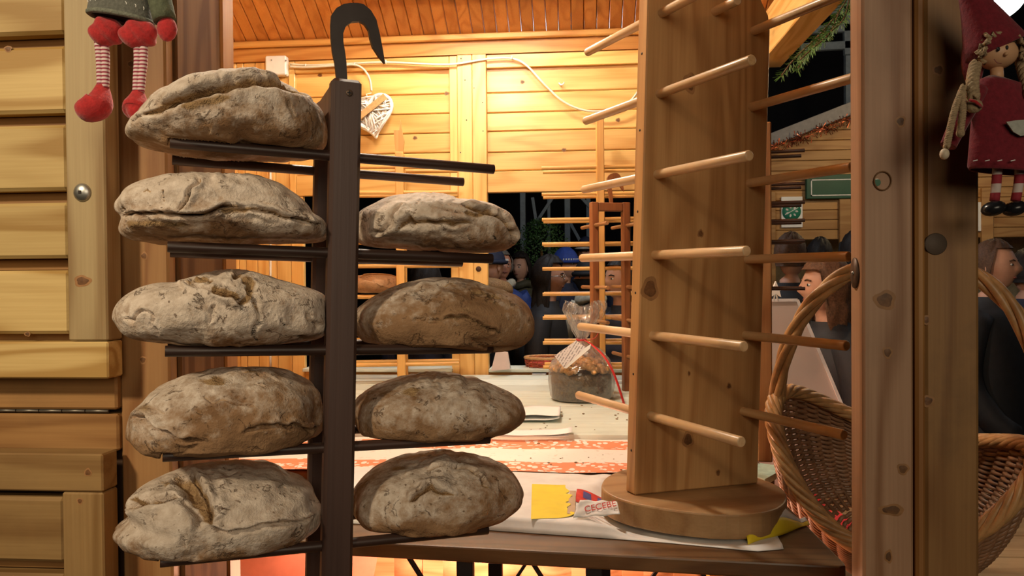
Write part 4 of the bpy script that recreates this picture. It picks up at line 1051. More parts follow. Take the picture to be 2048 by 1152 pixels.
MB().tube(smoothp(np.array([nk+rx*0.012, nk+rx*0.055+(0, 0, 0.0), nk+rx*0.072+(0, 0, 0.03), nk+rx*0.075+(0, 0, 0.06)]), 14), 0.003, 6, flat=0.4).build('ribbon', plain('red_ribbon', (0.55, 0.035, 0.03), 0.4), ck)


def striped_tag():
    m, t, b = nt('tag_print')
    tc = node(t, 'ShaderNodeTexCoord'); sp = node(t, 'ShaderNodeSeparateXYZ'); t.links.new(tc.outputs['Object'], sp.inputs[0])
    f = mth(t, 'FRACT', mth(t, 'MULTIPLY', mth(t, 'ADD', mth(t, 'MULTIPLY', sp.outputs[0], 0.78), mth(t, 'MULTIPLY', sp.outputs[2], -0.5)), 110))
    n = noise(t, tc.outputs['Object'], 130, 2)
    k = mth(t, 'MULTIPLY', mth(t, 'LESS_THAN', f, 0.4), mth(t, 'GREATER_THAN', n, 0.47))
    t.links.new(mixc(t, mth(t, 'MULTIPLY', k, 0.7), (0.80, 0.76, 0.77), (0.12, 0.11, 0.13)), b.inputs['Base Color']); b.inputs['Roughness'].default_value = 0.5
    return m


Zt = (kc-CAM)@fw-0.135
tg4 = [W(x, y, Zt) for x, y in ((1109, 712), (1152, 681), (1172, 695), (1127, 735))]
MB().add(np.array(tg4+[p+nd*0.002 for p in tg4]), [(0, 1, 2, 3), (7, 6, 5, 4), (0, 4, 5, 1), (1, 5, 6, 2), (2, 6, 7, 3), (3, 7, 4, 0)]).build('tag', striped_tag(), ck)
e4 = [W(x, y, Zt-0.006) for x, y in ((1127, 736), (1170, 696), (1182, 688), (1180, 697), (1133, 737))]
MB().add(np.array(e4+[p+nd*0.002 for p in e4]), [(0, 1, 2, 3, 4), (9, 8, 7, 6, 5)]).build('tag_back', PAPER, ck)


# ---- woven baskets
def basket(name, label, cat, R, O, a, b, depth, saddle, levels, stakes, rw, handle=None, mat_w=WICKD, mat_r=WICK, taper=0.62, rimr=0.014):
    t = thing(name, label, cat, O, None, R)
    th = np.linspace(0, 2*PI, stakes*4, endpoint=False)

    def ring(s, off=0.0, thv=th):
        k = taper+(1-taper)*(1-(1-s)**2)**0.6
        return np.stack([(a*k+off)*np.cos(thv), (b*k+off)*np.sin(thv), depth*s+saddle*(s**1.5)*np.cos(thv)**2], -1)
    w = MB()
    for l in range(levels):
        s = (l+0.5)/levels; ph = (l % 2)*PI
        w.tube(ring(s, rw*0.9*np.sin(th*stakes/2+ph)), rw, 5, closed=True)
    nk_ = int(taper*b/(rw*2.0))
    for k in range(1, nk_):
        f = k/nk_*taper
        w.tube(np.stack([a*f*np.cos(th), b*f*np.sin(th), 0.004+0.003*np.sin(th*stakes/2+(k % 2)*PI)], -1), rw, 5, closed=True)
    tag(w.build('weave', mat_w, t, fixn=False), kind='stuff')
    st = MB()
    for k in range(stakes):
        tv = np.array([2*PI*(k+0.0)/stakes])
        st.tube(np.concatenate([ring(s, 0.0, tv) for s in np.linspace(0.0, 1.0, 9)]), rw*0.9, 5)
    tag(st.build('stakes', mat_w, t, fixn=False), kind='stuff')
    th2 = np.linspace(0, 2*PI, 160, endpoint=False)
    for k in range(7):
        ph = k*2*PI/7
        base = ring(1.0, 0.0, th2)
        off = rimr*0.62*np.stack([np.cos(th2)*np.cos(th2*7+ph), np.sin(th2)*np.cos(th2*7+ph), np.sin(th2*7+ph)], -1)
        MB().tube(base+off, rimr*0.36, 7, closed=True).build('rim_strand', mat_r, t, fixn=False)
    if handle:
        hh, lean, xe = handle
        tt = np.linspace(0, PI, 70)
        ctr = np.stack([-a+(xe+a)*(1-np.cos(tt))/2, lean*np.sin(tt), depth+saddle-0.03+hh*np.clip(np.sin(tt), 0, 1)**0.7], -1)
        for k in range(4):
            ph = k*PI/2
            off = 0.0105*np.stack([np.cos(tt)*np.cos(tt*5+ph), np.sin(tt*5+ph), -np.sin(tt)*np.cos(tt*5+ph)], -1)
            MB().tube(ctr+off, 0.0085, 8).build('handle_strand', mat_r, t, fixn=False)
    return t


def Rzx(yz, rx_, ry_=0):
    return np.array(Matrix.Rotation(math.radians(yz), 3, 'Z')@Matrix.Rotation(math.radians(rx_), 3, 'X')@Matrix.Rotation(math.radians(ry_), 3, 'Y'))


bR = np.array([[0.87589, 0.4582, -0.15121], [-0.454, 0.67649, -0.57986], [-0.1634, 0.57655, 0.80056]]); bO = np.array([0.74529, 2.03885, 0.88495])
basket('handled_basket', 'large wicker basket with twisted arch handle, tipped forward behind the right pillar', 'basket', bR, bO, 0.261, 0.183, 0.20, 0.208, 46, 44, 0.0056, (0.35, 0.2, 0.258), rimr=0.021, taper=0.5)
bS = Wz(1096, 742, Z3)+np.array([0, -0.06, 0.003])
sb = basket('small_basket', 'small oval basket with red lining beside the bagged cake', 'basket', Rzx(0, 0), bS, 0.115, 0.085, 0.075, 0.0, 8, 22, 0.003, None, plain('red_wicker', (0.36, 0.07, 0.03), 0.5, var=0.4, vs=40), WICK, 0.72, 0.008)
MB().lathe([(0.0, 0.012), (0.082, 0.012), (0.095, 0.03), (0.100, 0.045), (0.08, 0.052), (0.0, 0.04)], 26, (0, 0, 0), sy=0.72).build('lining', plain('red_lining', (0.50, 0.04, 0.035), 0.8, var=0.5, vs=60, bmp=0.8), sb)

# side counter to the right, carrying the basket, with a red cloth
sc_ = thing('side_counter', 'plank counter carrying the tipped handled basket', 'counter', (0.85, 1.9, 0.0))
for i in range(9): MB().bb((0.504 if i > 1 else 0.605, 1.30+i*0.18+0.001, 0.767), (1.5, 1.30+(i+1)*0.18-0.001, 0.797), 0.003).build('plank', wood('side_wood', (0.36, 0.25, 0.13), (0.24, 0.145, 0.06), 'X', 0.6, 0.2, 20, 0.3, dirt=0.3), sc_)
MB().bb((0.55, 1.34, 0.0), (0.60, 1.39, 0.766)).bb((1.40, 1.34, 0.0), (1.45, 1.39, 0.766)).bb((0.55, 2.1, 0.0), (0.60, 2.15, 0.766)).bb((1.40, 2.1, 0.0), (1.45, 2.15, 0.766)).build('legs', WOOD_LOW, sc_)
rc = [Wz(x, y, 0.80) for x, y in ((1545, 985), (1600, 972), (1640, 1000), (1690, 1040), (1760, 1085), (1690, 1100), (1625, 1062), (1590, 1020))]
cz = MB().prism([(p[0], p[1]) for p in rc], 0.7975, 0.811, (0, 0, 0), (1, 0, 0), (0, 1, 0), (0, 0, 1)).build('red_cloth', plain('red_cloth', (0.55, 0.022, 0.03), 0.85, var=0.2, vs=90, bmp=0.4), None, off=rc[3])
cz.location = tuple(rc[3]); tag(cz, 'red cloth spread under the handled basket', 'cloth')
gq = [Wz(x-10, y, 1.04) for x, y in ((1512, 945), (1530, 935), (1565, 940), (1563, 955), (1540, 968), (1520, 962))]
gp = MB().prism([(p[0], p[1]) for p in gq], 1.036, 1.052, (0, 0, 0), (1, 0, 0), (0, 1, 0), (0, 0, 1)).build('green_napkin', plain('green_napkin', (0.36, 0.50, 0.42), 0.8, var=0.2, vs=50, bmp=0.5), None, off=gq[2])
gp.location = tuple(gq[2]); tag(gp, 'crumpled pale green napkin behind the round base', 'napkin')

# woven crate and cloth under the counter, lit by the added fill lamp
cr_ = thing('strip_crate', 'crate of woven wooden strips under the front table', 'crate', (-0.35, 2.75, 0.13))
WC = wood('strip_wood', (0.72, 0.42, 0.22), (0.50, 0.24, 0.10), 'X', 0.6, 0.0)
for i in range(13):
    x = -0.78+i*0.092
    MB().bb((x, 2.90+0.008*(i % 2), 0.14), (x+0.080, 2.906+0.008*(i % 2), 0.86), 0.001).build('upright_strip', WC, cr_)
for j in range(6):
    z = 0.20+j*0.115
    P = np.array([[(-0.80+1.22*u/60, 2.899+0.010*math.sin(u*PI/60*13.26+j*PI)+0.004, z+w_) for w_ in (0.0, 0.085)] for u in range(61)])
    MB().grid(P).build('cross_strip', WC, cr_, solid=0.003)
cl = thing('pink_sack', 'salmon pink cloth sack slumped on the floor under the dark rack side of the table', 'sack', (-1.0, 2.8, 0.13))
P = v2*np.array([0.42, 0.20, 0.42])*(1+0.05*wnoise(v2, 7, 9)[:, None])+np.array([-1.12, 3.0, 0.50]); P[:, 2] = np.maximum(P[:, 2], 0.131)
MB().add(P, f2, True).build('cloth', plain('salmon_cloth', (0.75, 0.33, 0.24), 0.85, var=0.12, vs=8, bmp=0.3), cl)

# ---- wiring and ornaments on the back wall
jb = thing('junction_box', 'white square junction box on the back wall above the loaves', 'box', Wy(558, 137, YW-0.02))
b0, b1_ = Wy(537, 155, YW-0.02), Wy(578, 115, YW-0.02)
MB().bb((b0[0], YW-0.065, b0[2]), (b1_[0], YW-0.0205, b1_[2]), 0.006).build('lid', WHITE, jb)
for px, py in ((543, 120), (572, 121), (543, 150), (572, 151)): MB().ball(Wy(px, py, YW-0.066), 0.004, 8).build('screw', METAL, jb)


def cable(pts, label, y=YW-0.042):
    P = smoothp(np.array([Wy(x, yy_, y) for x, yy_ in pts]), 90, 3)
    c0_ = P[0]; o_ = MB().tube(P, 0.0055, 8).build('cable', CABLE, None, off=c0_); o_.location = tuple(c0_); tag(o_, label, 'cable', None)
    return o_


c1 = cable([(580, 128), (612, 131), (665, 129), (722, 126), (772, 124), (829, 127), (890, 130), (923, 127), (965, 119), (1005, 115), (1034, 118), (1055, 131), (1075, 154), (1100, 180), (1124, 203), (1157, 219), (1190, 224), (1231, 221), (1264, 201), (1275, 184)], 'white cable looping from the junction box across the back wall')
c2 = cable([(580, 133), (612, 135), (690, 130), (714, 129), (731, 141), (741, 160), (743, 182)], 'short white cable ending above the wicker heart', YW-0.05)
for px, py in ((612, 132), (710, 129), (772, 124), (1024, 116)):
    MB().tube([Wy(px, py, YW-0.042)+(0, 0.009*math.cos(a)-0.002, 0.008*math.sin(a)) for a in np.linspace(0, 2*PI, 12, endpoint=False)], 0.003, 6, closed=True).build('clip', WHITE, c1, off=np.array(c1.location))
wk = MB().tube([Wy(1118, 166, YW-0.005), Wy(1122, 170, YW-0.02), Wy(1127, 168, YW-0.03), Wy(1128, 165, YW-0.025)], 0.004, 6).build('wall_hook', WHITE, None, off=Wy(1122, 170, YW)); wk.location = tuple(Wy(1122, 170, YW))
tag(wk, 'tiny white hook screwed into the right wall panel', 'hook')
wcd = MB().tube(smoothp(np.array([Wy(541, y, YW-0.03) for y in (330, 450, 600, 735)]), 20), 0.006, 8).build('cable', WHITE, None, off=Wy(541, 330, YW-0.03)); wcd.location = tuple(Wy(541, 330, YW-0.03))
tag(wcd, 'white cable hanging straight down the upright boards at far end', 'cable')
hc_ = Wy(742, 228, YW-0.06)
ht = thing('wicker_heart', 'white twig heart with a brown ribbon hanging on the back wall', 'ornament', Wy(742, 195, YW-0.06))
tt = np.linspace(0, 2*PI, 60, endpoint=False)
hx = 16*np.sin(tt)**3/16; hz_ = (13*np.cos(tt)-5*np.cos(2*tt)-2*np.cos(3*tt)-np.cos(4*tt))/16
ro = math.radians(12)
H = lambda x, z, k=0.115: hc_+np.array([(x*math.cos(ro)-z*math.sin(ro))*k, 0, (x*math.sin(ro)+z*math.cos(ro))*k])
WT = plain('white_twig', (0.80, 0.78, 0.74), 0.7, var=0.12, vs=60)
MB().tube(np.array([H(a, b) for a, b in zip(hx, hz_)]), 0.010, 8, closed=True).build('frame', WT, ht)
tw_ = MB(); rr2 = random.Random(3)
for k in range(110):
    i, j = rr2.randrange(60), rr2.randrange(60)
    p, q = H(hx[i], hz_[i]), H(hx[j], hz_[j])
    if 0.02 < np.linalg.norm(p-q) < 0.24: tw_.tube([p+(0, rr2.uniform(-0.012, 0.012), 0), (p+q)/2+(0, rr2.uniform(-0.02, 0.02), 0), q+(0, rr2.uniform(-0.012, 0.012), 0)], 0.0038, 5)
tag(tw_.build('twigs', WT, ht), kind='stuff')
MB().bar(H(-0.9, -0.25)+(0, -0.03, 0), H(0.85, 0.55)+(0, -0.03, 0), 0.004, 0.032).build('ribbon', plain('burlap', (0.50, 0.32, 0.14), 0.9, var=0.2, vs=120), ht)
MB().tube([H(0, 0.3), H(0.0, 0.9)+(0, -0.004, 0), Wy(743, 186, YW-0.05)], 0.003, 6).build('hanging_cord', CABLE, ht)

# ================================================================== PEOPLE OUTSIDE
SKIN = [plain('skin_a', (0.50, 0.27, 0.18), 0.55, var=0.08, vs=30), plain('skin_b', (0.40, 0.20, 0.13), 0.55, var=0.08, vs=30), plain('skin_c', (0.56, 0.24, 0.15), 0.55, var=0.08, vs=30)]
HAIRC = {k: plain('hair_'+k, c, 0.6, var=0.4, vs=120, bmp=0.5, spec=0.2) for k, c in dict(black=(0.018, 0.014, 0.013), brown=(0.075, 0.040, 0.024), grey=(0.16, 0.14, 0.12), chestnut=(0.11, 0.055, 0.03), fur=(0.42, 0.24, 0.11)).items()}
COAT = {k: plain('coat_'+k, c, 0.7, var=0.2, vs=30) for k, c in dict(black=(0.012, 0.012, 0.015), navy=(0.018, 0.024, 0.055), olive=(0.06, 0.055, 0.03), blue=(0.05, 0.09, 0.33), cream=(0.62, 0.58, 0.46), royal=(0.025, 0.06, 0.30), white=(0.7, 0.7, 0.68), puffy=(0.035, 0.045, 0.075)).items()}
LIP = plain('lip', (0.28, 0.09, 0.07), 0.5); EYEW = plain('eye_white', (0.7, 0.7, 0.68), 0.3)
NT_ = 32


def head_rings():
    th = np.linspace(0, 2*PI, NT_, endpoint=False); rings = []
    for ph in np.linspace(0.0, math.radians(152), 24):
        d = np.stack([np.sin(ph)*np.cos(th), np.sin(ph)*np.sin(th), np.full(NT_, math.cos(ph))], 1)
        x, y, z = d.T
        jaw = 1-0.26*np.clip(-z, 0, 1)**1.3
        X, Y, Z = x*0.076*jaw, y*0.096*(1-0.10*np.clip(-z, 0, 1)*(y < 0)), z*0.120
        f = np.clip(y, 0, 1)
        Y = Y+f*(0.024*np.exp(-(x/0.14)**2-((z+0.16)/0.16)**2)+0.012*np.exp(-(x/0.10)**2-((z-0.02)/0.16)**2)
                 - 0.009*np.exp(-((np.abs(x)-0.36)/0.17)**2-((z-0.06)/0.11)**2)+0.005*np.exp(-((z-0.24)/0.08)**2-(x/0.6)**2)
                 + 0.007*np.exp(-(x/0.26)**2-((z+0.46)/0.08)**2)+0.010*np.exp(-(x/0.3)**2-((z+0.78)/0.14)**2))
        rings.append(np.stack([X, Y, Z], 1))
    for z, rx_, ry_, oy in ((-0.135, 0.054, 0.056, -0.018), (-0.165, 0.056, 0.058, -0.02), (-0.195, 0.085, 0.068, -0.025), (-0.225, 0.16, 0.09, -0.03), (-0.30, 0.195, 0.11, -0.03), (-0.45, 0.185, 0.12, -0.02), (-0.62, 0.160, 0.11, -0.02), (-0.80, 0.175, 0.125, -0.02), (-0.90, 0.165, 0.12, -0.02)):
        rings.append(np.stack([rx_*np.cos(th), ry_*np.sin(th)+oy, np.full(NT_, z)], 1))
    return np.array(rings)


HR = head_rings()


def rings_mesh(m, R):
    a, b = R.shape[:2]
    m.add(R.reshape(-1, 3), [(i*b+j, i*b+(j+1) % b, (i+1)*b+(j+1) % b, (i+1)*b+j) for i in range(a-1) for j in range(b)]+[tuple(range((a-1)*b, a*b))], True); return m


def hair_mesh(style, seed):
    r = np.random.default_rng(seed); n = 48; th = np.linspace(0, 2*PI, n, endpoint=False); V = []
    fr = np.cos(th-PI/2)                                   # 1 = front
    drop = dict(short=0.0, bob=0.13, long=0.34, curly=0.03, hood=0.10)[style]; fullness = dict(short=1.10, bob=1.17, long=1.24, curly=1.22, hood=1.3)[style]
    m = 18
    for j in range(n):
        face = np.clip((fr[j]-dict(short=0.05, bob=0.22, long=0.0, curly=0.1, hood=0.35)[style])/0.3, 0, 1)
        side = 1-face
        pm = math.radians(60 if style == 'bob' else 50)*face+math.radians(118)*side
        for i in range(m):
            t = i/(m-1)
            if t < 0.65:
                ph = pm*t/0.65; k = fullness*(1+0.03*math.sin(9*th[j]+ph*5+seed)+0.045*r.normal()*(style == 'curly')+0.015*r.normal())
                V.append((0.078*k*math.sin(ph)*math.cos(th[j]), 0.098*k*math.sin(ph)*math.sin(th[j])-0.006, 0.120*(k if ph < 1.2 else fullness)*math.cos(ph)+0.004))
            else:
                s_ = (t-0.65)/0.35; ph = pm; k = fullness*(1+0.05*math.sin(11*th[j]+seed+s_*3)+0.02*r.normal()); wv = 1+0.10*math.sin(s_*PI)
                V.append((0.078*k*wv*math.sin(ph)*math.cos(th[j]), 0.098*k*wv*math.sin(ph)*math.sin(th[j])-0.006, 0.120*fullness*math.cos(ph)-drop*s_*side+0.004))
    F_ = [(j*m+i, ((j+1) % n)*m+i, ((j+1) % n)*m+i+1, j*m+i+1) for j in range(n) for i in range(m-1)]
    return MB().add(np.array(V), F_, True)


def person(label, px, py, Z, face, hair='short', hc='black', coat='black', hat=None, skin=0, glasses=False, scarf=None, beard=None, fur=None, k=1.0, tilt=0, group=None):
    c = W(px, py, Z); f = fw*np.array([1, 1, 0]); f /= np.linalg.norm(f); r = np.array([f[1], -f[0], 0]); a = math.radians(face)
    Y = -math.cos(a)*f+math.sin(a)*r; Zv = np.array([0, 0, 1.0]); X = np.cross(Y, Zv); R = np.stack([X, Y, Zv], 1)
    H_ = c[2]
    b = rings_mesh(MB(), HR*k)
    for sx in (1, -1): b.ball((sx*0.074*k, -0.008*k, -0.012*k), (0.010*k, 0.019*k, 0.031*k), 10)
    o = b.build('person', SKIN[skin]); m = np.eye(4); m[:3, :3] = R; m[:3, 3] = c; o.matrix_world = Matrix(m.tolist()); o['_o'] = (0.0, 0.0, 0.0)
    tag(o, label, 'person', group)
    for sx in (1, -1):
        e = MB().ball((sx*0.029*k, 0.079*k, 0.008*k), (0.0115*k, 0.008*k, 0.0060*k), 10).build('eye', EYEW, o)
        MB().ball((sx*0.029*k, 0.0865*k, 0.008*k), (0.0058*k, 0.0025*k, 0.0060*k), 8).build('iris', BLACK, e)
        MB().tube(np.array([(sx*0.014, 0.092, 0.026), (sx*0.03, 0.090, 0.031), (sx*0.046, 0.078, 0.025)])*k, 0.0035*k, 6).build('eyebrow', HAIRC[hc], o)
    MB().ball((0, 0.087*k, -0.056*k), (0.021*k, 0.007*k, 0.0065*k), 10).build('mouth', LIP, o)
    if hair: hair_mesh(hair, int(px)).build('hair', HAIRC[hc], o)
    if beard:
        bm_ = MB(); Rr = HR[14:24].copy(); jj = [j for j in range(NT_) if math.sin(2*PI*j/NT_) > -0.15]
        Pg_ = (Rr[:, jj]*np.array([1.06, 1.07, 1.03]))*k
        bm_.grid(Pg_).build('beard', HAIRC[beard], o, solid=0.004)
    if hat:
        hm, kind = hat; th = np.linspace(0, 2*PI, 36, endpoint=False); Rg = []
        for ph in np.linspace(0.02, math.radians(82), 12):
            kk = 1.20+0.012*np.cos(18*th)
            Rg.append(np.stack([0.078*kk*math.sin(ph)*np.cos(th), 0.099*kk*math.sin(ph)*np.sin(th), np.full(36, 0.120*1.24*math.cos(ph)+0.004)], 1)*k)
        ho = rings_mesh(MB(), np.array(Rg)).build('hat', COAT[hm], o)
        cuff = [(0.088*math.cos(q)*1.09*k, 0.105*math.sin(q)*1.09*k, 0.030*k) for q in np.linspace(0, 2*PI, 36, endpoint=False)]
        MB().tube(cuff, 0.018*k, 8, closed=True, flat=1.0).build('cuff', COAT[hm], ho)
        if kind == 'letters':
            for q in np.linspace(-0.9, 0.9, 11):
                p = np.array([0.112*math.sin(q+PI/2-1.2)*k, 0.122*math.cos(q+PI/2-1.2)*k, 0.045*k]); MB().box(p, (0.005, 0.004, 0.007), 0).build('hat_mark', COAT['white'], ho)
        if kind == 'pompom': MB().ball((0, 0, 0.17*k), 0.04*k, 12).build('pompom', COAT['white'], ho)
        if kind == 'peak': MB().ball((0, 0.12*k, 0.035*k), (0.075*k, 0.075*k, 0.012*k), 14).build('peak', COAT['white'], ho)
    if glasses:
        gm = MB()
        for sx in (1, -1):
            gm.tube([(sx*0.031*k+0.021*k*math.cos(q), 0.101*k-0.004*abs(math.cos(q)), 0.006*k+0.018*k*math.sin(q)) for q in np.linspace(0, 2*PI, 20, endpoint=False)], 0.0020*k, 6, closed=True)
            gm.tube(np.array([(sx*0.052, 0.099, 0.012), (sx*0.078, 0.06, 0.012), (sx*0.082, 0.0, 0.006)])*k, 0.002*k, 6)
        gm.tube(np.array([(-0.010, 0.101, 0.010), (0, 0.106, 0.013), (0.010, 0.101, 0.010)])*k, 0.002*k, 6).build('glasses', METAL, o)
    th = np.linspace(0, 2*PI, 32, endpoint=False)
    Rg = np.array([np.stack([rx_*np.cos(th)*k, (ry_*np.sin(th)+oy)*k, np.full(32, z*k)], 1) for z, rx_, ry_, oy in ((-0.15, 0.078, 0.082, -0.025), (-0.185, 0.092, 0.090, -0.03), (-0.215, 0.15, 0.105, -0.03), (-0.25, 0.195, 0.125, -0.03), (-0.34, 0.215, 0.14, -0.03), (-0.50, 0.210, 0.15, -0.02), (-0.66, 0.195, 0.145, -0.02), (-0.85, 0.215, 0.16, -0.02), (-1.0, 0.22, 0.165, -0.02))])
    if coat == 'puffy':
        Rg = np.array([np.stack([np.interp(z, Rg[::-1, 0, 2], np.abs(Rg[::-1, 0, 0]))*(1+0.05*abs(math.sin(z*34)))*np.cos(th), np.interp(z, Rg[::-1, 0, 2], np.abs(Rg[::-1, 8, 1]))*(1+0.07*abs(math.sin(z*34)))*np.sin(th)-0.02, np.full(32, z)], 1) for z in np.linspace(-0.15, -1.0, 60)*k])
    cm_ = rings_mesh(MB(), Rg)
    for sx in (1, -1):
        cm_.tube(smoothp(np.array([(sx*0.16, -0.03, -0.245), (sx*0.235, -0.04, -0.36), (sx*0.265, -0.05, -0.56), (sx*0.245, 0.06, -0.74), (sx*0.19, 0.135, -0.80)])*k, 14), np.linspace(0.075, 0.058, 14)*k, 12)
    cm_.build('coat', COAT[coat], o)
    tr_ = MB()
    for sx in (1, -1):
        tr_.tube(np.array([(sx*0.10*k, -0.02, -0.88*k), (sx*0.105*k, 0.0, -1.15*k), (sx*0.105*k, -0.01, -H_+0.06)]), [0.10, 0.075, 0.058], 12)
        tr_.ball((sx*0.105*k, 0.05, -H_+0.042), (0.048, 0.13, 0.04), 12)
    tr_.build('trousers', COAT['black'] if coat != 'black' else COAT['navy'], o)
    if scarf:
        sm_ = MB().tube([(0.085*math.cos(q)*k, (0.085*math.sin(q)-0.012)*k, (-0.155+0.012*math.sin(3*q))*k) for q in np.linspace(0, 2*PI, 28, endpoint=False)], 0.036*k, 10, closed=True)
        sm_.tube(np.array([(0.03, 0.09, -0.17), (0.045, 0.125, -0.28), (0.04, 0.145, -0.45)])*k, [0.04*k, 0.045*k, 0.04*k], 10, flat=0.45)
        sm_.build('scarf', COAT[scarf], o)
    if fur:
        MB().tube([(0.125*math.cos(q)*k*(1+0.05*math.sin(9*q)), (0.115*math.sin(q)-0.03)*k, (-0.16-0.03*math.sin(q))*k) for q in np.linspace(0, 2*PI, 40, endpoint=False)], 0.055*k, 10, closed=True).build('fur_collar', HAIRC[fur], o)
    return o, R, c


person('man in a blue jacket and long cream scarf outside the right back window', 1004, 531, 6.6, 18, 'short', 'grey', 'blue', scarf='cream', skin=2, glasses=True)
pp, pR, pcn = person('man with dark curly hair and an olive scarf, looking down beside the shrub', 1041, 536, 7.4, -28, 'curly', 'black', 'olive', scarf='olive')
person('woman in profile with long dark curly hair and glasses, outside the back window', 1100, 556, 5.2, 78, 'long', 'black', 'black', glasses=True, skin=1)
person('person in a royal blue beanie with white marks, behind the woman with glasses', 1131, 530, 6.6, 60, 'short', 'black', 'navy', hat=('royal', 'letters'))
person('bearded man in a black knitted hat facing left, beside the woman with glasses', 1178, 556, 5.85, -72, None, 'black', 'black', hat=('black', 'plain'), beard='black', skin=2, scarf='cream')
person('tall person in a white peaked cap behind the man in the black hat', 1172, 505, 7.5, -20, 'short', 'grey', 'navy', hat=('navy', 'peak'))
person('person in a shiny dark blue puffer jacket behind the brown bread stand', 1240, 560, 4.75, -60, 'short', 'black', 'puffy')
person('person with a tan fur collar and dark speckled hat, by the wall post', 984, 532, 5.9, 140, None, 'brown', 'black', hat=('navy', 'letters'), fur='fur')
person('person in a dark hooded coat outside the left back window', 850, 563, 5.3, 150, 'hood', 'black', 'navy')
person('woman with a brown bob looking down to the left, behind the basket handle', 1650, 573, 3.45, -90, 'bob', 'chestnut', 'black', tilt=10)
person('person with swept dark hair left of the woman with the brown bob', 1583, 512, 4.5, 130, 'short', 'brown', 'black', skin=0)
person('dark-haired person standing farther back under the green sign', 1640, 514, 5.4, 165, 'short', 'black', 'navy')
person('person with black hair half hidden at the edge of the pillar', 1712, 506, 4.9, 175, 'bob', 'black', 'black')
person('person with short brown hair in a black coat, facing right past the pillar', 1990, 533, 3.95, 42, 'short', 'brown', 'black')
person('person in a dark coat at the frame edge behind the short-haired one', 2052, 545, 4.6, 160, 'short', 'black', 'navy')
# a leaflet in the curly-haired man's hand, with the hand that holds it
hp = W(1050, 640, 7.12)
hd_ = MB().ball(pR.T@(hp-pcn), (0.022, 0.045, 0.05), 12)
for q in range(4): hd_.tube(np.array([pR.T@(hp-pcn)+np.array([-0.026+0.017*q, 0.02, -0.03]), pR.T@(hp-pcn)+np.array([-0.026+0.017*q, 0.06, -0.045]), pR.T@(hp-pcn)+np.array([-0.024+0.016*q, 0.075, -0.02])]), [0.0095, 0.0085, 0.0065], 8)
hd_.tube(np.array([pR.T@(hp-pcn)+np.array([0.02, 0.0, 0.02]), pR.T@(hp-pcn)+np.array([0.035, 0.04, 0.02]), pR.T@(hp-pcn)+np.array([0.025, 0.07, 0.01])]), [0.011, 0.010, 0.007], 8)
hd_.build('hand', SKIN[0], pp)
lf = [W(x, y, 7.0) for x, y in ((1046, 622), (1062, 594), (1064, 612), (1052, 650))]
lo_ = MB().add(np.array(lf)-lf[0], [(0, 1, 2, 3)]).build('leaflet', PAPER, None, solid=0.003); lo_.location = tuple(lf[0]); tag(lo_, 'white leaflet held by the curly-haired man', 'leaflet')

# ================================================================== OUTSIDE BEHIND THE STALL
PG = plain('grey_blue_timber', (0.30, 0.36, 0.40), 0.7, var=0.15)
pg = thing('timber_frame', 'grey-blue timber frame with braces in the dark beyond the back window', 'frame', (0.0, 9.3, 0.0))
Yg = 9.3
for x, w_ in ((1046, 0.062), (1135, 0.066), (1177, 0.05), (1098, 0.035)):
    q = Wy(x, 450, Yg); MB().bb((q[0]-w_/2, Yg-0.04, 0), (q[0]+w_/2, Yg+0.04, 3.0), 0.004).build('post', PG, pg)
for a, b_ in (((1110, 388), (1068, 452)), ((1160, 392), (1185, 420)), ((1140, 445), (1170, 500)), ((1065, 395), (1072, 440))):
    MB().bar(Wy(*a, Yg-0.06), Wy(*b_, Yg-0.06), 0.03, 0.035, 0.002).build('brace', PG, pg)
q0, q1 = Wy(700, 372, Yg), Wy(1290, 372, Yg); MB().bar((q0[0], Yg, 2.95), (q1[0], Yg, 2.95), 0.08, 0.1, 0.004).build('beam', PG, pg)
dk = struct('backdrop'); MB().bb((-9, 12.8, 0), (9, 13.0, 7)).build('dark_facade', plain('night_facade', (0.012, 0.012, 0.016), 0.9), dk)
sh = thing('shrub', 'dark green bushy shrub beyond the right back window', 'shrub', Wy(1085, 700, 8.2)*np.array([1, 1, 0]))
lm = MB(); rs_ = random.Random(5); sc0 = Wy(1083, 500, 8.2)
for k in range(2600):
    while True:
        d = np.array([rs_.uniform(-1, 1) for _ in range(3)])
        if 0.3 < d@d < 1: break
    p = sc0+d*np.array([0.30, 0.30, 0.52])*(1-0.35*max(0, d[2])); a = np.array([rs_.gauss(0, 1) for _ in range(3)]); a /= np.linalg.norm(a); b_ = np.cross(a, d); b_ /= np.linalg.norm(b_)+1e-6
    L_ = rs_.uniform(0.02, 0.042); lm.add([p-b_*0.007, p+a*L_*0.5, p+b_*0.007, p-a*L_*0.5], [(0, 1, 2, 3)])
tag(lm.build('foliage', plain('shrub_leaf', (0.055, 0.13, 0.035), 0.55, var=0.5, vs=8), sh, fixn=False), kind='stuff')
MB().tube([(sc0[0], 8.2, 0.0), (sc0[0]+0.02, 8.2, 0.8), (sc0[0], 8.2, sc0[2])], [0.04, 0.03, 0.012], 8).build('stem', WOOD_LOW, sh)

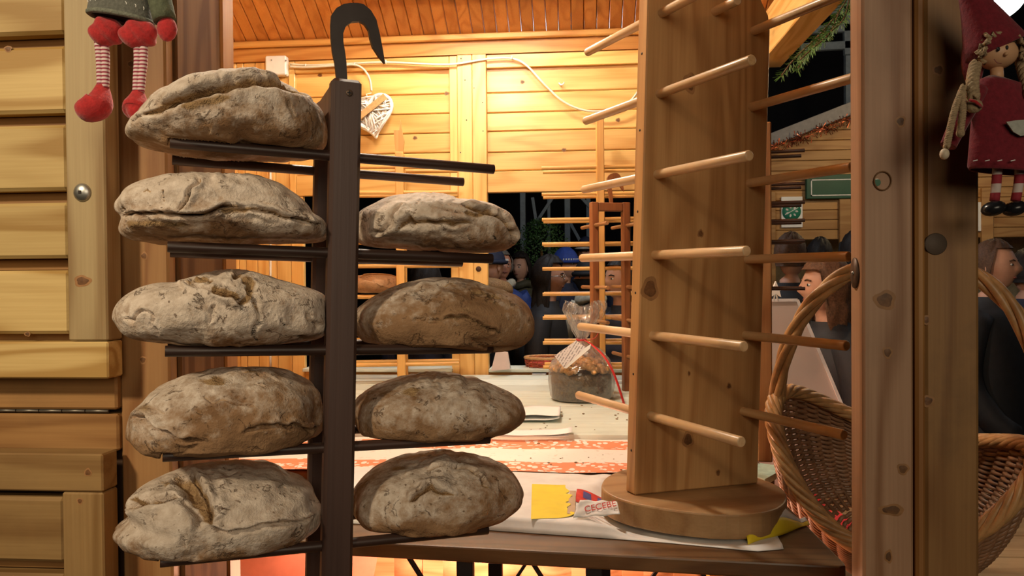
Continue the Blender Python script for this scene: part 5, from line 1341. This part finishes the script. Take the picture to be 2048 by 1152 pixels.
# the neighbouring stall on the right
YN = 7.6
ns = thing('market_stall', 'neighbouring wooden market stall with tinsel roof edge and green sign', 'stall', (4.0, YN, 0.0))
WN = wood('pine_far', (0.48, 0.27, 0.10), (0.33, 0.155, 0.05), 'X', 0.55, 0.4, 20, 0.3)
nx0, nx1 = Wy(1440, 420, YN)[0], Wy(2300, 420, YN)[0]
zs0 = Wy(1600, 480, YN)[2]; zt_ = Wy(1720, 255, YN)[2]+0.3; n = int((zt_-zs0)/0.092)
ra, rb_ = Wy(1440, 345, YN), Wy(1720, 236, YN); slp = (rb_[2]-ra[2])/(rb_[0]-ra[0]); xr_ = rb_[0]+0.55
roofz = lambda x: ra[2]+(min(x, 2*xr_-x)-ra[0])*slp
for i in range(n+8):
    z = zs0+i*0.092
    a = nx0 if z < roofz(nx0) else ra[0]+(z-ra[2])/slp; b_ = min(nx1, 2*xr_-a)
    if b_-a < 0.1: break
    MB().bb((a, YN, z+0.002), (b_, YN+0.02, z+0.090), 0.005).build('plank', WN, ns)
for i in range(8): MB().bb((nx0, YN, 0.1+i*0.115), (nx1, YN+0.02, 0.213+i*0.115), 0.005).build('plank', WN, ns)
MB().bb((nx0, YN-0.22, 1.02), (nx1, YN+0.4, 1.06), 0.004).build('counter', WN, ns)
MB().bb((nx0, YN+1.4, 0.0), (nx1, YN+1.44, zs0+1.0)).build('inner_wall', plain('cream_wall', (0.70, 0.58, 0.36), 0.7), ns)
for p in (1540, 1690, 1975, 2100):
    q = Wy(p, 440, YN-0.03); MB().bb((q[0]-0.05, YN-0.04, 0), (q[0]+0.05, YN-0.001, zs0+0.45), 0.004).build('post', WN, ns)
apx = (xr_, YN-0.12, roofz(xr_))
for p, q in (((ra[0], YN-0.12, ra[2]), apx), ((2*xr_-ra[0], YN-0.12, ra[2]), apx)):
    MB().bar(np.array(p)+(0, 0.1, 0.10), np.array(q)+(0, 0.1, 0.10), 0.5, 0.11, 0.004).build('roof_edge', plain('grey_roof', (0.20, 0.19, 0.19), 0.7), ns)
    tm = MB(); p_, q_ = np.array(p), np.array(q); rt_ = random.Random(9)
    for k in range(900):
        t = rt_.random(); c = p_+(q_-p_)*t+(0, -0.2, 0.005+0.012*math.sin(t*60)); a = np.array([rt_.gauss(0, 1) for _ in range(3)]); a /= np.linalg.norm(a); b_ = np.cross(a, (0.3, 1, 0.2)); L_ = rt_.uniform(0.03, 0.075)
        tm.add([c, c+a*L_+b_*0.004, c+a*L_-b_*0.004], [(0, 1, 2)])
    tag(tm.build('tinsel', plain('copper_tinsel', (0.48, 0.12, 0.05), 0.22, 0.85, var=0.5), ns, fixn=False), kind='stuff')
GS = plain('sign_green', (0.012, 0.075, 0.045), 0.45, var=0.06)
s0, s1 = Wy(1613, 398, YN-0.06), Wy(1800, 346, YN-0.06)
sg = MB().bb((s0[0], YN-0.06, s0[2]), (s1[0], YN-0.005, s1[2]), 0.006).build('sign', GS, ns)
g0, g1 = Wy(1623, 391, YN-0.063), Wy(1790, 357, YN-0.063)
for a, b_ in (((g0[0], g0[2]), (g1[0], g0[2])), ((g0[0], g1[2]), (g1[0], g1[2])), ((g0[0], g0[2]), (g0[0], g1[2])), ((g1[0], g0[2]), (g1[0], g1[2]))):
    MB().bb((a[0]-0.005, YN-0.064, a[1]-0.005), (b_[0]+0.005, YN-0.0605, b_[1]+0.005)).build('white_border', COAT['white'], sg)
n0, n1 = Wy(1563, 455, YN-0.02), Wy(1605, 393, YN-0.02)
ntc = MB().bb((n0[0], YN-0.02, n0[2]), (n1[0], YN-0.012, n1[2])).build('notice', PAPER, None, off=(n0[0], YN, n0[2])); ntc.location = (n0[0], YN, n0[2])
ntc['_o'] = (float(n0[0]), YN, float(n0[2])); tag(ntc, 'white notice with a round green emblem on the neighbouring stall', 'notice')
ec = Wy(1583, 423, YN-0.022); em = MB().lathe([(0.085, 0), (0.085, 0.002), (0, 0.002)], 28, ec, axis=(0, -1, 0)).build('green_emblem', plain('emblem_green', (0.03, 0.22, 0.14), 0.5), ntc)
em_ = MB()
for q in np.linspace(0, 2*PI, 7, endpoint=False): em_.ball(ec+np.array([0.045*math.cos(q), -0.003, 0.04*math.sin(q)]), (0.016, 0.002, 0.009), 8, np.array(Matrix.Rotation(-q, 3, 'Y')))
em_.bar(ec+(-0.06, -0.003, -0.03), ec+(0.06, -0.003, 0.035), 0.004, 0.006).build('emblem_sprig', COAT['white'], em)
n0, n1 = Wy(1950, 462, YN-0.02), Wy(1973, 404, YN-0.02)
nt2 = MB().bb((0, -0.008, 0), (n1[0]-n0[0], 0, n1[2]-n0[2])).build('notice', PAPER, None); nt2.location = (n0[0], YN-0.012, n0[2]); tag(nt2, 'plain white notice seen at the right edge of the pillar', 'notice')
# pale scaffold above the lane
pf = thing('scaffold', 'pale metal scaffold high in the dark above the fir branch', 'scaffold', (3.6, 9.6, 0.0))
for a, b_ in (((1600, 62), (1990, 38)), ((1600, 96), (1990, 74)), ((1696, 110), (1692, -60)), ((1950, 110), (1945, -60)), ((1600, 25), (1990, 2))):
    MB().bar(Wy(*a, 9.6), Wy(*b_, 9.6), 0.07, 0.09, 0.005).build('rail', PG, pf)
q = Wy(1696, 110, 9.7); MB().bb((q[0]-0.05, 9.62, 0), (q[0]+0.05, 9.7, q[2]+0.3)).build('upright', PG, pf)

# fir twig under the eave
fb = thing('fir_branch', 'fir branch hanging below the eave to the right of the tall peg board', 'branch', W(1690, 0, 2.9))
NEED = plain('fir_needle', (0.10, 0.22, 0.055), 0.45, var=0.4, vs=12); BARK = plain('fir_bark', (0.12, 0.07, 0.035), 0.8)
main = smoothp(np.array([W(x, y, z) for x, y, z in ((1720, -60, 2.9), (1690, 10, 2.86), (1640, 70, 2.8), (1590, 115, 2.74), (1564, 150, 2.7))]), 40)
tw2 = [main, smoothp(np.array([W(x, y, z) for x, y, z in ((1655, 55, 2.82), (1632, 90, 2.74), (1600, 120, 2.7))]), 22), smoothp(np.array([W(x, y, z) for x, y, z in ((1680, 20, 2.85), (1660, 70, 2.78), (1625, 96, 2.72))]), 24), smoothp(np.array([W(x, y, z) for x, y, z in ((1700, -10, 2.88), (1690, 40, 2.8), (1662, 62, 2.76))]), 22), smoothp(np.array([W(x, y, z) for x, y, z in ((1625, 85, 2.79), (1605, 122, 2.8), (1596, 136, 2.8))]), 16)]
br = MB(); nm = MB(); rf = random.Random(2)
for P in tw2:
    br.tube(P, 0.0028, 6); T = np.gradient(P, axis=0)
    for i in range(len(P)):
        for kk in range(6):
            t = T[i]/np.linalg.norm(T[i]); v = np.array([rf.gauss(0, 1) for _ in range(3)]); v -= t*(v@t); v /= np.linalg.norm(v); d = v*0.75+t*0.65; d /= np.linalg.norm(d)
            s_ = np.cross(d, v); s_ /= np.linalg.norm(s_)+1e-9; p = P[i]+T[i]*rf.random(); L_ = rf.uniform(0.024, 0.036)
            nm.add([p-s_*0.0008, p+s_*0.0008, p+d*L_*0.8+s_*0.0011, p+d*L_, p+d*L_*0.8-s_*0.0011], [(0, 1, 2, 3, 4)])
br.build('twig', BARK, fb); tag(nm.build('needles', NEED, fb, fixn=False), kind='stuff')

# white slanted board with a star figure on it
wbq = [W(x, y, 2.72) for x, y in ((1500, 601), (1594, 600), (1694, 835), (1760, 992), (1500, 992))]
zmin = min(p[2] for p in wbq); dv = (0.985+0.003-zmin)
wb_ = thing('display_board', 'white slanted board standing behind the basket handle', 'board', wbq[4])
MB().add(np.array(wbq+[p+np.array([0.004, 0.02, 0]) for p in wbq]), [(0, 1, 2, 3, 4), (9, 8, 7, 6, 5)]+[(i, i+5, (i+1) % 5+5, (i+1) % 5) for i in range(5)]).build('panel', plain('board_white', (0.50, 0.43, 0.40), 0.5, var=0.05, vs=4), wb_)
for a, b_ in ((0, 1), (1, 2)): MB().bar(wbq[a]+(0, -0.004, 0), wbq[b_]+(0, -0.004, 0), 0.006, 0.010).build('edge_strip', plain('strip_white', (0.72, 0.70, 0.70), 0.4), wb_)
so = thing('star_figure', 'small white star figure on stick legs on top of the slanted board', 'ornament', W(1551, 600, 2.72))
sp_ = []
for k in range(10):
    a = PI/2+k*PI/5; r_ = 0.030 if k % 2 == 0 else 0.013; sp_.append((r_*math.cos(a), r_*math.sin(a)))
MB().prism(sp_, -0.006, 0.006, W(1551, 580, 2.715), RT, UP, -fw).build('star', WHITE, so)
for x in (1547, 1556): MB().tube([W(1551, 584, 2.715), W(x, 602, 2.715)], 0.003, 6).build('leg', WHITE, so)

# bright lamp at the top right
LAMP = plain('lamp_glow', (1, 1, 1), 0.5, emit=(0.93, 1.0, 0.98), es=9.0, var=0.0)
lp_ = thing('street_lamp', 'glowing white lamp beyond the hanging doll at the top right', 'lamp', W(2012, 8, 3.6))
lx = (W(2048, -22, 3.6)-W(1980, 34, 3.6)); lx /= np.linalg.norm(lx); lz_ = np.cross(lx, fw); Rl = np.stack([lx, fw, lz_], 1)
MB().ball(W(2014, 8, 3.6), (0.105, 0.05, 0.052), 20, Rl).build('glass', LAMP, lp_)
MB().tube([W(2046, -20, 3.6), W(2090, -60, 3.6), W(2120, -400, 3.6)], 0.018, 8).build('arm', BLACK, lp_)

# ================================================================== HANGING DOLLS
ZD = 1.10
D_ = lambda x, y, z=0.0: W(x, y, ZD+z)
pm = ZD/F
gd = thing('girl_doll', 'girl doll in a dark red dress and hood with rope braids, on the pillar', 'doll', D_(1995, 440))
DS = plain('doll_wood', (0.62, 0.36, 0.20), 0.45, var=0.05)
hcn = D_(1993, 108)
hd2 = MB().ball(hcn, (39*pm, 34*pm, 31*pm), 24).build('head', DS, gd)
MB().ball(D_(2012, 108, -0.024), (4*pm, 5*pm, 4*pm), 10).build('nose', DS, hd2)
for x, y in ((1997, 98), (2014, 95)): MB().ball(D_(x, y, -0.0235), (3.0*pm, 2*pm, 4.5*pm), 10).build('eye', BLACK, hd2)
MB().tube(smoothp(np.array([D_(1988, 118, -0.0235), D_(1994, 126, -0.0240), D_(2003, 127, -0.0240)]), 10), 0.9*pm, 6).build('smile', LIP, hd2)
MB().tube([D_(1993, 136), D_(1995, 165)], 12*pm, 14).build('neck', DS, gd)
ht_ = []
apex = D_(1900, -66, 0.01); cen = D_(1990, 100, 0.012)
ux = D_(2052, 84)-D_(1934, 138); ux /= np.linalg.norm(ux); uy = fw; pts = []
for i, t in enumerate(np.linspace(0, 1, 10)):
    c = cen*(1-t)+apex*t+np.array([0, 0, 0.012*math.sin(t*PI)]); r = (58*(1-t)**1.5+3)*pm
    pts.append([c+ux*r*math.cos(a)+uy*r*0.85*math.sin(a) for a in np.linspace(0, 2*PI, 28, endpoint=False)])
MB().add(np.array(pts).reshape(-1, 3), [(i*28+j, i*28+(j+1) % 28, (i+1)*28+(j+1) % 28, (i+1)*28+j) for i in range(9) for j in range(28)], True).build('hood', FELT2, gd, solid=0.003)
MB().ball(D_(1946, 120, 0.02), (22*pm, 20*pm, 55*pm), 16).build('hood_side', FELT2, gd)
ROPE = plain('rope_hair', (0.36, 0.26, 0.15), 0.9, var=0.3, vs=200, bmp=0.6)


def rope(P, r, name, par, turns=7, n=3):
    P = smoothp(np.array(P), 60); T = np.gradient(P, axis=0); T /= np.linalg.norm(T, axis=1)[:, None]
    A_ = np.cross(T, fw); A_ /= np.linalg.norm(A_, axis=1)[:, None]; B_ = np.cross(T, A_); m = None
    for k in range(n):
        a = np.linspace(0, 2*PI*turns, 60)+k*2*PI/n
        mm = MB().tube(P+(A_*np.cos(a)[:, None]+B_*np.sin(a)[:, None])*r*0.5, r*0.62, 7)
        mm.build(name, ROPE, par)


fr_ = MB(); rq = random.Random(4)
for k in range(90):
    t = rq.random(); a = math.radians(200-210*t); p = hcn+(RT*math.cos(a)*40+UP*math.sin(a)*33)*pm-fw*rq.uniform(-0.005, 0.022); q = p+np.array([rq.gauss(0, 1) for _ in range(3)])*0.004
    fr_.tube([p, (p+q)/2+np.array([rq.gauss(0, 1) for _ in range(3)])*0.003, q], 0.0026, 5)
tag(fr_.build('fringe', ROPE, gd), kind='stuff')
rope([D_(1951, 128, -0.015), D_(1944, 165, -0.03), D_(1948, 198, -0.035)], 11*pm, 'braid', gd, 3)
rope([D_(2040, 105, 0.01), D_(2048, 140, 0.0), D_(2062, 190, -0.02)], 12*pm, 'braid', gd, 3)
MB().ball(D_(1948, 212, -0.035), (16*pm, 12*pm, 14*pm), 12).build('braid_tuft', ROPE, gd)
MB().tube([D_(1938, 200, -0.045), D_(1950, 203, -0.048), D_(1964, 214, -0.045)], 3*pm, 6).build('braid_bow', FELT, gd)
rope([D_(1928, 172, -0.03), D_(1908, 220, -0.035), D_(1893, 295, -0.035)], 6.5*pm, 'braid_string', gd, 9)
rope([D_(1924, 180, -0.03), D_(1926, 220, -0.038), D_(1921, 262, -0.036)], 6.5*pm, 'braid_string', gd, 6)
MB().ball(D_(1889, 308, -0.035), (9*pm, 9*pm, 11*pm), 12).build('hand', plain('pale_bead', (0.62, 0.52, 0.38), 0.5), gd)
MB().ball(D_(1921, 266, -0.036), (8*pm, 8*pm, 9*pm), 12).build('braid_end', ROPE, gd)
MB().tube(smoothp(np.array([D_(1955, 178), D_(1925, 230, -0.005), D_(1896, 292, -0.01)]), 12), np.linspace(22, 15, 12)*pm, 12).build('sleeve', FELT2, gd)
dr = []
for y, w_, cx_ in ((158, 22, 2000), (166, 44, 2003), (190, 52, 2003), (240, 60, 2006), (300, 68, 2009), (338, 73, 2011), (344, 70, 2011)):
    dr.append([D_(cx_, y+(6*math.cos(a)), 0)+(RT*math.cos(a)*w_+fw*math.sin(a)*w_*0.45)*pm for a in np.linspace(0, 2*PI, 32, endpoint=False)])
MB().add(np.array(dr).reshape(-1, 3), [(i*32+j, i*32+(j+1) % 32, (i+1)*32+(j+1) % 32, (i+1)*32+j) for i in range(6) for j in range(32)], True).build('dress', FELT2, gd, solid=0.002)
hp_ = [(2012, 244), (2030, 241), (2060, 239), (2066, 255), (2056, 270), (2040, 272), (2026, 264)]
MB().add(np.array([D_(x, y, -0.028) for x, y in hp_]), [tuple(range(7))]).build('pocket', plain('apron_grey', (0.42, 0.43, 0.38), 0.9, vs=150), gd, solid=0.002)
for x in (1951, 1975, 2000, 2026): MB().bar(D_(x-5, 322, -0.0335+abs(x-2010)*0.00022), D_(x+4, 320, -0.0335+abs(x-2006)*0.00022), 0.0012, 0.0012).build('stitch', COAT['white'], gd)
STR = stripes('doll_stripe', (0.30, 0.02, 0.035), (0.62, 0.52, 0.48), 40, 'Z', 0.5)
for x0, x1 in ((1995, 1992), (2040, 2034)):
    MB().tube(smoothp(np.array([D_(x0, 335), D_(x0-2, 365), D_(x1-3, 402)]), 10), 9*pm, 12).build('leg', STR, gd)
    MB().ball(D_(x1-5, 417, -0.005), (23*pm, 22*pm, 15*pm), 16, np.array(Matrix.Rotation(-0.25, 3, 'Y'))).build('shoe', plain('black_shoe', (0.012, 0.012, 0.014), 0.25), gd)
MB().tube([D_(1950, -60, 0.01), D_(1940, -140, 0.05), Wy(1930, -200, YP)], 0.0015, 6).build('hanging_loop', ROPE, gd)

ZE = 1.30; pe_ = ZE/F
E_ = lambda x, y, z=0.0: W(x, y, ZE+z)
ed = thing('elf_doll', 'elf doll with grey felt skirt, striped legs and red boots, over the shutter edge', 'doll', E_(220, 245))
sk = []
for y, w_, cx_ in ((-150, 34, 243), (-60, 46, 243), (0, 56, 242), (26, 61, 241), (36, 62, 241), (41, 59, 241)):
    sk.append([E_(cx_, y+w_*0.16*math.cos(a), 0)+(RT*math.cos(a)*w_+fw*math.sin(a)*w_*0.6)*pe_ for a in np.linspace(0, 2*PI, 36, endpoint=False)])
MB().add(np.array(sk).reshape(-1, 3), [(i*36+j, i*36+(j+1) % 36, (i+1)*36+(j+1) % 36, (i+1)*36+j) for i in range(5) for j in range(36)], True).build('skirt', GREY, ed, solid=0.004)
hm_ = [E_(241, 36+62*0.16*math.cos(a), 0)+(RT*math.cos(a)*62+fw*math.sin(a)*62*0.6)*pe_ for a in np.linspace(0, 2*PI, 40, endpoint=False)]
MB().tube(hm_, 5*pe_, 8, closed=True).build('hem', plain('grey_hem', (0.17, 0.18, 0.14), 0.95, var=0.3, vs=250, bmp=0.6), ed)
for k, a in enumerate(np.linspace(-2.75, -0.5, 8)):
    c = E_(241, 15+58*0.16*math.cos(a), 0)+(RT*math.cos(a)*59+fw*math.sin(a)*59*0.62)*pe_
    MB().tube([c+(RT*math.cos(b_)*3.6+UP*math.sin(b_)*4.0)*pe_ for b_ in np.linspace(0, 2*PI, 10, endpoint=False)], 0.8*pe_, 5, closed=True).build('stitch_ring', WHITE, ed)
MB().tube(smoothp(np.array([E_(285, -110, 0.0), E_(312, -30, -0.005), E_(330, 42, -0.01)]), 12), np.linspace(24, 22, 12)*pe_, 12).build('sleeve', plain('green_grey_felt', (0.10, 0.115, 0.07), 0.95, var=0.25, vs=200, bmp=0.5), ed)
MB().ball(E_(334, 58, -0.012), (20*pe_, 15*pe_, 25*pe_), 16).build('mitten', FELT, ed)
for x, w_ in ((213, 33), (277, 38)):
    P = v2*np.array([w_, 27, 29])*pe_; P = P*(1+0.07*np.sin(v2[:, :1]*6+v2[:, 2:]*4)); P[:, 2] -= 0.004*np.abs(v2[:, 0])
    MB().add(P+E_(x, 62 if x < 240 else 66, -0.005), f2, True).build('trouser_leg', FELT, ed)
STE = stripes('elf_stripe', (0.28, 0.03, 0.06), (0.66, 0.54, 0.52), 165, 'Z', 0.45)
for P in ([(203, 84), (206, 120), (206, 150), (206, 176)], [(281, 88), (282, 120), (279, 150), (277, 184)]):
    for dx in (-6.0, 6.0):
        Q = np.array([E_(x+dx*(1-0.25*k/3), y, -0.004) for k, (x, y) in enumerate(P)])
        MB().tube(smoothp(Q, 14), np.linspace(8.2, 7.2, 14)*pe_, 12).build('leg', STE, ed)


def boot(x0, y0, tx, ty, sx=1.0):
    P = smoothp(np.array([E_(x0, y0, 0.0), E_(x0-2, y0+22, -0.002), E_(x0-8*sx, y0+42, -0.006), E_(x0-(x0-tx)*0.55, y0+48, -0.012), E_(tx, ty, -0.016)]), 18)
    r = np.interp(np.linspace(0, 1, 18), [0, 0.2, 0.5, 0.75, 0.92, 1.0], np.array([11, 18, 29, 28, 17, 5])*sx)*pe_
    MB().tube(P, r, 18).build('boot', FELT, ed)


boot(205, 170, 150, 212, 1.0); boot(277, 180, 258, 232, 0.86)
MB().tube([E_(243, -148, 0.0), E_(243, -260, 0.02), W(243, -330, 1.40)], 0.0015, 6).build('hanging_loop', ROPE, ed)
